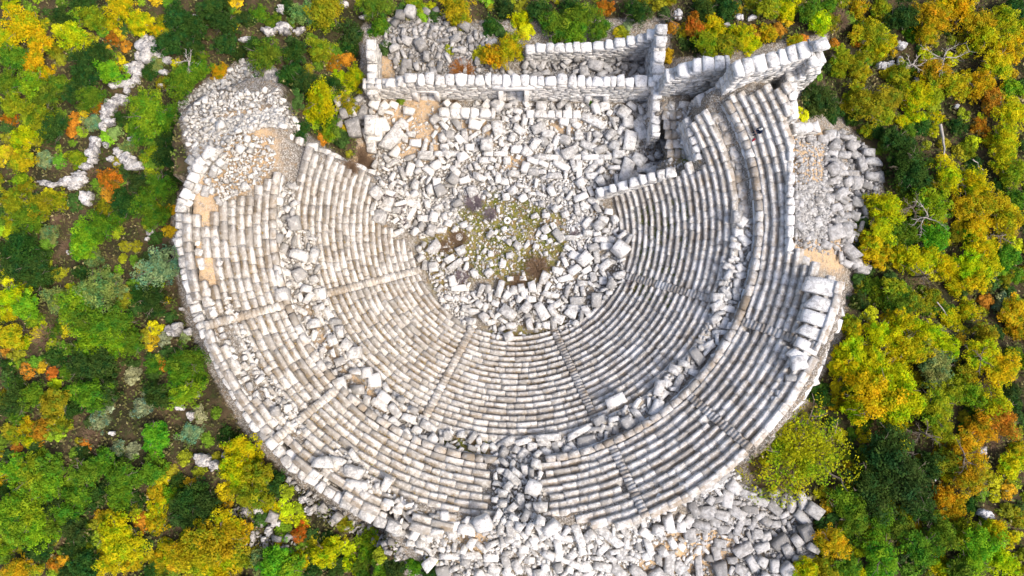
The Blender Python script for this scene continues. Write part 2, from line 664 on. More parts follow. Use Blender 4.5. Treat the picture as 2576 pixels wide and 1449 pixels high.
def tier(name, label, r0, t, h, z0, nrow, ok, stairs):
    root = thing(name, label, "stone seating", (CX, CY, z0 - h))
    off = np.array(root.location)
    rows = []
    for k_ in range(nrow):
        rk, zk = r0 + t * k_, z0 + h * k_
        rows.append((rk, zk, t, h))
        for v, f, ti, li in seat_row(rk, zk, t, h, ok, stairs, None, 25.3 if r0 > 20 else 0):
            link("seat_row", mesh_np("seat_row", v - off, f, M_SEAT, {"tint": ti, "lip": li}), root)
    for a in stairs:
        sp = stair_spec(a, rows, .8, ok)
        if sp:
            part("stairway", sp, M_SEAT, root)
    return root


tier("seating_tier", "lower tier of curved stone seat rows rising around the rubble filled orchestra", R0, T0, H0, Z0, N0, LOW_OK, STAIR_LOW)
tier("seating_tier", "upper tier of curved stone seat rows above the walkway, broken by a rubble filled gap", R1 + .62, T1, H1, Z1 + .1, N1 + 1, UP_OK, STAIR_UP)

# the wall between the tiers
sp = []
for i in range(2):
    a = math.radians(-118)
    while a < math.radians(126):
        ln = random.uniform(.7, 1.3) / R1
        x, y = polar(a + ln / 2, R1 + .32)
        u, v = project(x, y, Z1)
        if inpoly(u, v, UP_OK):
            hh = (Z1 - ZW + .15) / 2
            z = ZW - .15 + hh * (i + .5)
            sp.append(((x, y, z + RS.normal(0, .01)), rotm(a + ln / 2), (ln * R1 - .03, .58 - (.05 if i else 0), hh - .012), tint(), .04))
        a += ln
root = thing("terrace_wall", "low curved wall of large blocks between the walkway and the upper seats", "wall", (CX, CY, ZW))
for sd in (-1, 1):
    half = [s for s in sp if (s[0][0] - CX) * sd > 0]
    part("masonry", [s for s in half if s[0][2] < ZW + .6], M_WALL, root)
    part("coping", [s for s in half if s[0][2] >= ZW + .6], M_SEAT, root)


# ------------------------------------------------------------------ outer walls of the cavea
def polyline_blocks(pts, zt, width, inward, lrange, height_, ntiers=1, jit=.05):
    """blocks laid end to end along a traced line of top-edge points"""
    wp = [W(u, v, zt) for u, v in pts]
    spec = []
    for i in range(len(wp) - 1):
        a, b_ = wp[i], wp[i + 1]
        d = (b_ - a).to_2d()
        L = d.length
        d /= L
        nr = Vector((-d.y, d.x)) * inward
        x = 0
        while x < L - .1:
            bw = min(random.uniform(*lrange), L - x)
            if L - x - bw < .3:
                bw = L - x
            c = a.to_2d() + d * (x + bw / 2)
            for q in range(ntiers):
                wq = width * random.uniform(.85, 1.12)
                cc = c + nr * (wq / 2 + q * width)
                spec.append(((cc.x, cc.y, zt - height_ / 2 + RS.normal(0, jit)), rotm(math.atan2(d.y, d.x) + RS.normal(0, .04), RS.normal(0, .02), RS.normal(0, .03)),
                             (bw - .05, wq - .04, height_), tint(), random.uniform(.05, .16)))
            x += bw
    return spec


def outer(label, pts, zt, width, inward, base, lr=(.8, 1.5)):
    wp = [W(u, v, zt) for u, v in pts]
    c = wp[len(wp) // 2]
    root = thing("outer_wall", label, "wall", (c.x, c.y, base))
    part("coping", polyline_blocks(pts, zt, width, inward, lr, .5, 1, .09), M_BLOCK, root, k=4, rough=.04)
    if width > .8:
        sp2 = [s for s in polyline_blocks(pts, zt - .1, width * .8, inward, (.45, 1.1), .45, 2, .1) if s is not None]
        n_out = []
        for s in sp2:
            if RS.uniform() < .72:
                n_out.append(((s[0][0] - 0, s[0][1], s[0][2]), s[1] @ rotm(RS.normal(0, .18)), (s[2][0] * RS.uniform(.7, 1), s[2][1] * RS.uniform(.7, 1), s[2][2]), s[3], RS.uniform(.05, .2)))
        inner = [W(u, v, zt) for u, v in pts]
        cx_, cy_ = CX, CY
        mv = []
        for s in n_out:
            d = Vector((cx_ - s[0][0], cy_ - s[0][1])).normalized() * (width * .78)
            mv.append(((s[0][0] + d.x, s[0][1] + d.y, s[0][2] - .12), s[1], s[2], s[3], s[4]))
        part("inner_course", mv, M_BLOCK, root, k=4, rough=.045)
    sp_ = []
    z = zt - .95
    while z > base:
        sp_ += [(s[0], s[1], s[2], s[3], .05) for s in polyline_blocks(pts, z + .45, width * .92, inward, lr, .44, 1, .005)]
        # the same foot line as the coping: move each course back under it
        z -= .45
    # recompute the courses on the world line of the coping, not of their own height
    sp_ = []
    z = zt - .5
    while z > base:
        for i in range(len(wp) - 1):
            a, b_ = wp[i], wp[i + 1]
            d = (b_ - a).to_2d()
            L = d.length
            d /= L
            nr = Vector((-d.y, d.x)) * inward
            x = 0
            while x < L - .1:
                bw = min(random.uniform(.8, 1.5), L - x)
                if L - x - bw < .3:
                    bw = L - x
                cc = a.to_2d() + d * (x + bw / 2) + nr * (width / 2 + .04)
                sp_.append(((cc.x, cc.y, z - .22), rotm(math.atan2(d.y, d.x)), (bw - .03, width * .9, .43), tint(), .04))
                x += bw
        z -= .45
    part("masonry", sp_, M_WALL, root)
    return root


outer("long curved outer wall with pale coping blocks along the forest edge, left of the seats",
      [(528, 362), (488, 405), (468, 452), (441, 515), (438, 600), (453, 690), (482, 800), (542, 932), (622, 1070), (722, 1182), (850, 1272), (935, 1320), (1000, 1348)], ZTOP + .15, .85, 1, 7.5, (.55, 1.35))
root_r = outer("outer wall of upright narrow slabs behind the upper seats, beside the yellow trees",
               [(1985, 1048), (2022, 1010), (2052, 965), (2072, 920), (2088, 872)], ZTOP - .2, .5, 1, 7.0, (1.2, 2.2))
sp = []
for (u, v, lu, wv, an) in ((2076, 722, 104, 42, 12), (2079, 768, 104, 34, 16), (2069, 806, 102, 34, 19), (2052, 840, 92, 30, 24), (2034, 872, 70, 26, 28), (2015, 898, 60, 22, 30)):
    p = W(u, v, ZTOP + .3)
    s = (CAMH - p.z) / FPX
    sp.append(((p.x, p.y, p.z - .3), rotm(-math.radians(an)), (lu * s * random.uniform(.82, 1), wv * s, .6 + random.uniform(-.1, .15)), random.uniform(.35, .8), .05))
part("coping", sp, M_BLOCK, root_r, k=4, rough=.025)
outer("low outer wall of long narrow stone strips above the blue grey rubble",
      [(1350, 1382), (1430, 1366), (1520, 1342), (1650, 1296), (1765, 1247), (1836, 1212)], 11.6, .45, 1, 8.5, (1.4, 2.6))

# ------------------------------------------------------------------ stage building
b0, b1 = W(927, 251, 0), W(1640, 259, 0)
LW = (b1 - b0).length


def sx(u):
    return (W(u, 256, 0) - b0).length


def stage_top(s):
    h = 3.9 + .12 * math.sin(s * 40)
    if s < .10:
        h = 2.9
    elif s < .135:
        h = 3.3
    return h


dl, dm, dr_ = (sx(1052), sx(1100), 0, 2.15), (sx(1264), sx(1321), 0, 3.0), (sx(1478), sx(1517), 0, 1.75)
root = thing("stage_wall", "long stone stage wall with three doorways facing the orchestra", "wall", ((b0.x + b1.x) / 2, b0.y, 0))
yaw_s = math.atan2(b1.y - b0.y, b1.x - b0.x)
TH = 1.05
q0, q1 = (b0.x, b0.y + TH / 2), (b1.x, b1.y + TH / 2)
part("masonry", masonry(q0, q1, -.2, stage_top, TH, .36, (.45, 1.2), (dl, dm, dr_), .035), M_WALL, root)
sp = []
x = 0
while x < LW - .3:
    bw = random.uniform(.6, 1.3)
    s = (x + bw / 2) / LW
    c = Vector(q0) + (Vector(q1) - Vector(q0)) * s
    if s > .09:
        hh = random.uniform(.4, .6)
        sp.append(((c.x, c.y + random.uniform(-.05, .15), stage_top(s) + hh / 2 - .02), rotm(yaw_s + RS.normal(0, .04)), (bw - .06, random.uniform(.85, 1.25), hh), random.uniform(.5, 1), random.uniform(.08, .25)))
    x += bw
part("coping", sp, M_BLOCK, root, k=4, rough=.04)
for (o0, o1, _, oh), big in ((dl, 0), (dm, 1), (dr_, 0)):
    d = (Vector(q1) - Vector(q0)).normalized()
    fr = part("door_frame", [((*(Vector(q0) + d * ((o0 + o1) / 2)), oh + .22 + .25 * big), rotm(yaw_s), (o1 - o0 + .7 + big * 1.4, TH + .12 + big * .1, .42 + .4 * big), .9, .05)], M_BLOCK, root, k=4, rough=.02)
    for oo in (o0 - .12, o1 + .12):
        c = Vector(q0) + d * oo
        sp = [((c.x, c.y - .08, oh / 2), rotm(yaw_s), (.5, TH + .28, oh), .8, .03)]
        v_, f_, t_ = shape_blocks(sp, 4, .03, .012)
        link("jamb", mesh_np("jamb", v_ - np.array(root.location), f_, M_WALL, {"tint": t_}), fr)


def wall(name, label, p, q, z0, tops, thick, m=None, ch=.42, bl=(.6, 1.2), cap=True, openings=(), cat="wall", capw=1.0):
    """p, q: (u, v, z) of the wall's centre line where it is seen at height z; tops: heights along it"""
    a, e = W(*p), W(*q)
    tp = lambda s: float(np.interp(s, np.linspace(0, 1, len(tops)), tops))
    root = thing(name, label, cat, ((a.x + e.x) / 2, (a.y + e.y) / 2, z0))
    part("masonry", masonry(a[:2], e[:2], z0, tp, thick, ch, bl, openings), m or M_WALL, root)
    if cap:
        d = (e - a).to_2d()
        L = d.length
        d /= L
        sp_ = []
        x = 0
        while x < L - .2:
            bw = min(random.uniform(.7, 1.3), L - x)
            c = a.to_2d() + d * (x + bw / 2)
            hh = random.uniform(.35, .6)
            sp_.append(((c.x, c.y, tp((x + bw / 2) / L) + hh / 2 - .1), rotm(math.atan2(d.y, d.x) + RS.normal(0, .05), RS.normal(0, .03), RS.normal(0, .04)),
                        (bw - .07, thick * random.uniform(.9, 1.08) * capw, hh), random.uniform(.4, 1), random.uniform(.06, .18)))
            x += bw
        part("coping", sp_, M_BLOCK, root, k=4, rough=.04)
    return root


wall("end_wall", "broken pale end wall of the stage building beside the yellow shrub", (935, 238, 2.6), (934, 100, 3.6), -.8, [2.2, 2.4, 2.6, 3.4, 3.6], .95)
wall("back_wall", "stone back wall of the stage room stepping up to a tall corner", (1322, 124, 2.4), (1650, 112, 2.4), -.8, [2.2, 2.3, 2.2, 2.3, 2.3, 2.5, 3.0, 3.9, 5.3], .95)
wall("end_wall", "tall end wall of the stage room with a shaded inner face", (1664, 62, 5.8), (1655, 208, 4.6), -.5, [5.8, 5.6, 4.9, 4.6, 4.4], 1.15)
wall("end_wall", "narrow wall projecting from the stage wall toward the dark passage", (1653, 206, 4.0), (1650, 345, 3.4), -.3, [4.0, 3.7, 3.4, 3.2, 3.2], .85)
wall("gate_wall", "white wall with two small niches beside the tall stage room corner", (1684, 172, 9.3), (1836, 158, 9.6), 1.0, [7.2, 8.3, 9.5, 9.6, 9.6], 1.25, None, .42, (.6, 1.3), True,
     ((2.2, 3.0, 6.2, 7.2), (3.9, 4.5, 6.2, 7.0)))
wall("upper_wall", "massive wall of broad capstones closing the upper seats at the top corner", (1848, 174, 13.4), (2036, 126, 13.4), 5.5, [13.0, 13.1, 13.2, 13.4, 13.8], 1.35, None, .5, (.7, 1.2), True)
wall("upper_wall", "ruined corner wall with two raised blocks at the top corner of the seats", (2060, 98, 14.6), (2056, 172, 13.0), 5.0, [14.6, 14.4, 13.2, 12.6], 1.3, None, .5)
wall("upper_wall", "rough outer face of the top corner wall above the dark green tree", (1985, 186, 11.6), (2062, 172, 11.8), 5.0, [10.8, 11.6, 12.2], 1.0, None, .5, cap=False)
wall("buttress", "low sloping buttress in front of the white niche wall", (1750, 262, 6.0), (1864, 203, 9.4), 1.5, [6.0, 7.2, 8.4, 9.4], 1.3)
wall("parodos_wall", "slanting wall of large blocks closing the left end of the lower seats", (944, 446, 1.4), (662, 322, 9.2), -.2, [1.3, 3.2, 5.2, 7.2, 9.0], 1.1, M_BLOCK, .5, (.8, 1.4))
wall("parodos_wall", "slanting block wall at the right end of the lower seats beside the dark passage", (1500, 488, 1.2), (1704, 428, 5.6), -.2, [1.2, 2.4, 3.6, 4.6, 5.4], .9, M_BLOCK, .45, (.7, 1.2))
wall("parodos_wall", "shaded retaining wall under the seat slabs next to the paved platform", (1727, 296, 6.4), (1760, 402, 6.6), 2.5, [6.3, 6.4, 6.4], .7, None, .5, (.8, 1.4))
wall("end_wall", "stub of wall carrying a single huge block beside the grey scree", (1998, 320, 10.6), (2062, 318, 9.4), 5.0, [10.4, 9.6, 9.0], .9)
wall("retaining_wall", "edge wall of squared blocks behind the top rows of the upper seats", (1992, 206, 11.4), (1998, 300, 11.4), 7.0, [11.2, 11.2, 11.2], .8)
wall("retaining_wall", "straight edge of pale blocks along the upper seats next to the grey scree", (1990, 345, 11.3), (1989, 640, 11.3), 8.0, [11.0, 11.0, 11.0, 11.0], .6)

# low podium and stage front
wall("podium_wall", "low podium of long slabs between the stage doorways", (1104, 283, .9), (1246, 285, .9), -.2, [.8, .8, .8], 1.0, M_WALL, .5, (1.6, 2.6))
wall("podium_wall", "low podium of broken slabs right of the middle stage doorway", (1324, 286, .8), (1464, 288, .8), -.2, [.6, .7, .6], .8, M_WALL, .4, (.9, 1.8))
root = thing("stage_edge_wall", "broken line of low squared blocks across the rubble in front of the stage", "wall", (*W(1290, 390, 0)[:2], 0))
sp = []
for (u0, u1, vv) in ((1050, 1142, 386), (1216, 1270, 386), (1342, 1388, 395), (1425, 1522, 395)):
    u = u0
    while u < u1:
        lw = random.uniform(20, 48)
        p = W(min(u + lw / 2, u1), vv, .6)
        sp.append(((p.x, p.y, .35), rotm(RS.normal(0, .03)), (lw * .039, .5, .75), tint(), .05))
        u += lw
part("masonry", sp, M_BLOCK, root, k=4, rough=.03)
# carved pier by the end wall
p = W(933, 312, 1.9)
root = thing("stone_pier", "huge squared pier with three dowel slots at the end of the stage", "pier", (p.x, p.y, 0))
part("shaft", [((p.x - .15, p.y, 1.0), rotm(0), (1.0, 1.9, 2.0), .55, .03)], M_WALL, root, 4, .03, .015)
part("moulding", [((p.x + .53, p.y, .9), rotm(0), (.35, 2.0, 1.6), .6, .04), ((p.x + .82, p.y - .1, .55), rotm(0), (.25, 2.0, 1.1), .7, .04)], M_WALL, root, 4, .03, .015)
part("base", [((p.x + .1, p.y - 1.15, .5), rotm(0), (1.6, .5, 1.0), .7, .05), ((p.x - .2, p.y - 1.6, .35), rotm(.05), (1.0, .5, .7), .6, .05)], M_BLOCK, root, 4)
mhole, _, _, _, bh = mat("dark_slot")
bh.inputs["Base Color"].default_value = (.05, .045, .04, 1)
part("dowel_slot", [((p.x - .15, p.y + q, 2.0), rotm(0), s, .2, .05) for q, s in ((.35, (.09, .14, .04)), (0, (.05, .2, .04)), (-.3, (.16, .06, .04)))], mhole, root)
# paving of the side platform
sp = []
for i in range(4):
    for j in range(6):
        u, v = 1672 + i * 18 + j * 3, 266 + j * 24
        if random.random() < .12 or u > 1740:
            continue
        pp = W(u, v, 4.0)
        sp.append(((pp.x, pp.y, 3.93 + RS.normal(0, .015)), rotm(RS.normal(-.12, .04)), (.65, random.uniform(.85, .95), .2), tint(), .05))
root = thing("paving", "small platform of worn paving slabs beside the dark passage", "paving", (*W(1700, 320, 4)[:2], 3.8))
part("slabs", sp, M_SEAT, root, k=3)
# walkway slabs at the far right end of the lower tier
sp = []
for q in range(70):
    a = math.radians(random.uniform(84, 124))
    r = random.uniform(RW0 + .2, R1 - .3)
    x, y = polar(a, r)
    u, v = project(x, y, ZW)
    if v < 285 or v > 560:
        continue
    sp.append(((x, y, ZW - .1 + RS.normal(0, .03)), rotm(a + RS.normal(0, .1)), (random.uniform(.5, 1.0), random.uniform(.4, .7), .25), tint(), .06))
root = thing("paving", "worn slab paving of the walkway below the shaded terrace wall", "paving", (*polar(1.8, 20.4), ZW - .1))
part("slabs", sp, M_SEAT, root)

# ------------------------------------------------------------------ labels that single things out
ORD = ["first", "second", "third", "fourth", "fifth", "sixth", "seventh", "eighth", "ninth", "tenth", "eleventh", "twelfth"]
NUM = {2: "two", 3: "three", 4: "four", 5: "five", 6: "six", 7: "seven", 8: "eight", 9: "nine", 10: "ten", 11: "eleven", 12: "twelve"}


def nearest(u, v, marks):
    return min(marks, key=lambda q: (q[0] - u) ** 2 + (q[1] - v) ** 2)[2]


def assign_labels(items, marks):
    """items: (object, description, u, v); equal descriptions near one landmark are told apart by their order"""
    by = {}
    for o, d, u, v in items:
        by.setdefault(d + " " + nearest(u, v, marks), []).append((o, u, v))
    for lab, g in by.items():
        if len(g) == 1:
            g[0][0]["label"] = lab
            continue
        us, vs = [q[1] for q in g], [q[2] for q in g]
        hor = max(us) - min(us) >= max(vs) - min(vs)
        g.sort(key=lambda q: q[1] if hor else q[2])
        n_ = len(g)
        for i, q in enumerate(g):
            if i == 0:
                s = "leftmost" if hor else "topmost"
            elif i == n_ - 1:
                s = "rightmost" if hor else "lowest"
            elif n_ == 3:
                s = "middle one"
            else:
                s = (ORD[i] if i < 12 else ORD[-1]) + (" from the left" if hor else " from the top")
            q[0]["label"] = lab + ", " + s


# ------------------------------------------------------------------ fallen blocks and rubble
CO = {0: (0, 0), 1: (858.67, 0), 2: (1717.33, 0), 3: (0, 483), 4: (858.67, 483), 5: (1717.33, 483), 6: (0, 966), 7: (858.67, 966), 8: (1717.33, 966)}


def cp(c, x, y):
    return CO[c][0] + x / 3.0, CO[c][1] + y / 3.0


# traced blocks: panel, x, y, length, width, clockwise angle
TRACED = [
 (1,390,1050,200,100,-50),(1,1900,915,210,60,25),(1,2260,975,170,100,65),(1,2175,1065,150,90,100),(1,2160,925,90,80,90),(1,1860,1100,130,60,25),(1,1660,1250,140,50,30),
 (1,1795,1280,150,45,90),(1,2150,1290,180,90,105),(1,2290,1270,130,60,-5),(1,2240,1210,110,90,40),(1,1010,945,100,70,15),(1,1180,970,110,85,75),(1,1000,1020,110,30,-35),
 (1,640,1180,130,50,8),(1,860,1290,100,50,50),(1,1490,970,110,70,-25),(1,1340,980,100,60,35),(1,1460,1090,100,60,-55),(1,1560,1010,100,60,10),(1,930,1030,110,50,85),
 (1,1325,1130,90,60,0),(1,1400,1150,80,70,40),(1,780,1110,70,50,0),(1,2095,1165,100,60,-5),(1,1250,1210,65,55,90),(1,1080,1210,80,45,0),(1,1610,1325,110,45,0),(1,1230,1370,70,50,10),
 (1,930,1360,90,50,-20),(1,2390,1170,60,50,90),(1,95,970,140,105,75),(1,250,790,80,70,20),(1,330,800,60,55,40),(1,395,790,70,50,25),(1,300,840,65,45,100),(1,510,840,90,60,10),
 (1,710,900,90,60,-35),(1,770,890,70,50,40),(1,820,1020,70,65,0),(1,890,1050,80,50,50),(1,970,1110,70,50,0),(1,1680,920,75,60,10),(1,1775,945,70,50,30),(1,1750,910,60,50,0),
 (1,1930,1020,70,55,40),(1,1790,1030,60,60,90),(1,2060,900,70,40,0),(1,560,1080,90,55,5),(1,480,1040,70,50,90),(1,660,1290,90,50,40),(1,1300,1310,90,50,5),(1,1450,1300,80,55,0),
 (1,720,1380,75,60,90),(1,1640,1170,110,50,75),(1,2350,1290,90,60,-30),(1,2200,1320,100,60,-15),(1,2060,1100,80,70,20),(1,1550,1330,90,35,-25),(1,1890,1330,90,50,0),(1,230,1120,70,75,0),
 (4,705,420,110,70,-50),(4,905,445,70,60,-30),(4,860,550,130,50,-35),(4,820,505,80,50,-30),(4,885,725,115,45,-5),(4,1640,330,110,60,50),(4,1760,590,100,60,-35),(4,1765,480,90,60,20),
 (4,1260,910,130,80,35),(4,1510,900,140,70,60),(4,1690,650,120,45,-15),(4,1330,405,70,50,45),(4,1220,540,70,45,-80),(4,1275,655,50,35,0),(4,1372,650,50,35,0),(4,1115,610,70,50,-40),
 (4,1855,230,100,50,-50),(4,1780,130,90,40,80),(4,1840,100,80,40,30),(4,1980,205,80,50,25),(4,1730,345,90,40,0),(4,1860,310,70,45,0),(4,1960,360,100,45,5),(4,1900,420,80,50,-25),
 (4,2000,410,90,50,0),(4,1630,595,80,50,15),(4,1775,820,100,60,0),(4,1920,820,110,70,95),(4,1975,670,60,60,0),(4,1430,810,80,50,0),(4,540,90,130,55,15),(4,530,170,110,35,-60),
 (4,330,130,95,35,0),(4,430,310,100,40,-25),(4,750,290,90,40,-5),(4,925,248,55,45,-20),(4,680,290,90,60,-70),(4,620,200,90,50,0),(4,735,115,80,40,-30),(4,780,185,60,40,85),
 (4,1280,1010,80,50,0),(4,1545,1005,60,55,0),(4,1605,990,100,45,85),(4,1640,960,80,70,20),(4,1850,590,80,45,-30),(4,1900,640,75,50,80),(4,1820,690,80,45,0),(4,1610,780,70,40,10),
 (4,1550,770,70,45,20),(4,1760,880,110,60,0),(4,1850,900,90,50,60),(4,1730,920,90,60,30),(4,1380,770,80,55,90),(4,1250,780,70,50,-50),(4,1160,840,60,45,20),(4,840,670,80,55,75),
 (4,1690,170,60,45,-20),(4,1600,255,55,40,60),(4,1460,180,60,35,-20),(4,1545,175,60,45,0),(4,1490,310,60,35,-60),(4,1530,340,50,40,0),(4,1470,410,50,40,20),(4,1130,465,45,45,0),(4,1270,480,55,45,0),
 (7,2065,125,150,80,-25),(7,2250,250,170,50,50),(7,2380,180,130,80,-70),(7,1850,430,140,80,-10),(7,1790,360,190,45,-28),(7,1560,400,190,50,-3),(7,1530,440,100,55,0),(7,1950,270,100,60,-25),
 (7,660,320,130,60,30),(7,405,200,120,60,50),(7,330,100,100,70,35),(7,290,150,130,60,25),(7,510,260,110,60,20),(7,400,290,90,60,50),(7,570,350,75,60,30),(7,805,385,70,60,90),(7,760,375,60,45,80),
 (7,905,380,60,50,0),(7,615,410,60,50,0),(7,820,480,80,50,30),(7,1290,705,140,60,40),(7,1435,670,70,40,90),(7,1355,880,110,50,85),(7,1220,820,70,50,10),(7,1220,900,65,55,0),(7,1160,870,50,40,0),
 (7,1280,1100,95,65,90),(7,1325,1140,70,50,90),(7,1440,1215,100,50,20),(7,1375,1240,70,60,0),(7,105,660,140,80,15),(7,115,760,170,70,10),(7,130,830,190,70,25),(7,100,540,110,45,55),(7,340,760,130,60,-60),
 (7,275,780,70,35,90),(7,275,890,100,40,25),(7,370,990,170,50,55),(7,445,920,90,60,-60),(7,590,1080,210,60,-60),(7,700,1010,80,50,5),(7,775,1020,110,55,95),(7,640,1160,90,50,25),(7,530,1200,80,45,0),
 (7,1790,1140,180,60,70),(7,2010,1140,250,65,40),(7,1970,1250,110,50,-50),(7,2100,1060,130,45,50),(7,2170,1010,130,60,45),(7,2270,1010,150,40,75),(7,2370,980,100,50,85),(7,2470,1340,170,70,95),
 (7,1150,1400,90,70,20),(7,980,1290,140,50,0),(7,830,1300,170,45,0),(7,1130,1310,110,60,0),(7,2210,1400,80,70,40),(7,2110,1280,90,60,-60),(7,945,1090,120,80,5),(7,840,1070,100,70,0),(7,700,1080,90,45,20),
 (7,1700,1170,90,50,0),(7,1640,1140,80,60,20),(7,1240,1330,90,60,75),(7,1640,1290,80,60,85),(7,1420,1330,80,50,0),(7,1360,1290,60,45,60),(7,1690,1330,70,45,10),(7,1540,1380,60,60,0),(7,1180,1000,110,50,-65),(7,1300,1010,70,50,30),
 (7,1370,530,90,60,-50),(7,1440,470,70,60,0),(7,1340,500,90,50,20),(7,1545,510,70,50,30),(7,1620,480,80,45,70),(7,1080,480,70,50,-60),(7,1150,480,80,45,50),(7,1750,480,100,40,50),(7,1640,450,60,40,30),
 (5,460,360,110,60,50),(5,390,200,60,90,10),(5,450,230,80,60,-50),(5,420,310,70,60,0),(5,340,570,90,50,25),(5,430,570,60,50,60),(5,250,800,80,70,0),(5,330,760,110,45,50),(5,400,770,100,45,85),
 (5,335,880,120,45,10),(5,250,860,90,60,-30),(5,240,960,80,60,-40),(5,320,990,90,50,-70),(5,370,1010,60,55,10),(5,110,1240,120,70,55),(5,200,1160,80,60,-30),(5,270,1230,100,45,-25),(5,60,1330,90,40,-20),
 (5,80,1360,70,50,20),(5,180,1340,80,50,-50),(5,880,1350,130,60,35),(5,980,1300,110,70,90),(5,910,1260,90,45,10),(5,410,690,80,50,90),(5,300,690,60,40,0),
 (5,1140,310,130,110,-20),(5,1250,450,150,80,45),(5,1150,120,90,60,-20),(5,1020,230,80,50,60),(5,870,260,80,60,35),(5,970,330,60,45,80),(5,905,520,80,60,20),(5,1350,580,110,80,15),(5,1390,60,90,60,70),
 (5,1310,80,90,70,15),(5,1240,540,80,50,25),(5,1080,400,90,60,20),(5,1160,220,80,60,-30),(5,1290,180,80,60,20),(5,1460,40,90,40,70),
 (2,1430,1330,100,60,10),(2,1350,1240,110,60,75),(2,1400,1150,90,60,10),(2,1280,1310,100,50,0),(2,1200,1170,80,50,0),(2,1130,1160,80,50,20),(2,1050,1050,80,60,0),(2,1270,1050,70,50,30),(2,1490,1340,90,50,85),
 (2,1120,1370,70,50,-10),(2,1390,1400,90,50,20),
 (8,330,860,130,80,100),(8,170,960,120,90,0),(8,140,1060,130,60,20),(8,430,1070,150,50,-65),(8,240,1040,80,60,20),(8,280,1200,90,60,10),(8,300,1100,80,60,0),(8,50,1130,90,80,0),(8,40,1040,90,60,-60),
 (8,450,1250,140,80,-25),(8,560,1130,90,70,0),(8,620,1150,80,60,-20),(8,730,1190,130,80,-35),(8,600,1230,110,60,-20),(8,790,1260,110,70,65),(8,890,1330,120,50,15),(8,980,1330,70,60,0),(8,520,1350,110,60,60),
 (8,600,1340,70,70,30),(8,690,1370,90,60,90),(8,120,1360,190,50,88),(8,280,1400,110,90,80),(8,250,1270,100,60,80),(8,430,1400,90,70,30),(8,200,1310,60,50,10),(8,480,1040,70,50,0),(8,700,1060,80,50,0),
 (8,500,940,120,50,10),(8,580,1000,90,40,-35),(8,480,830,130,60,20),(8,380,770,100,80,40),(8,310,600,120,50,-25),(8,370,1330,70,50,0),
]
HEAP_PX = [(448, 262), (500, 215), (560, 190), (612, 148), (650, 175), (700, 178), (705, 240), (752, 322), (690, 322), (560, 300), (500, 385), (462, 340)]
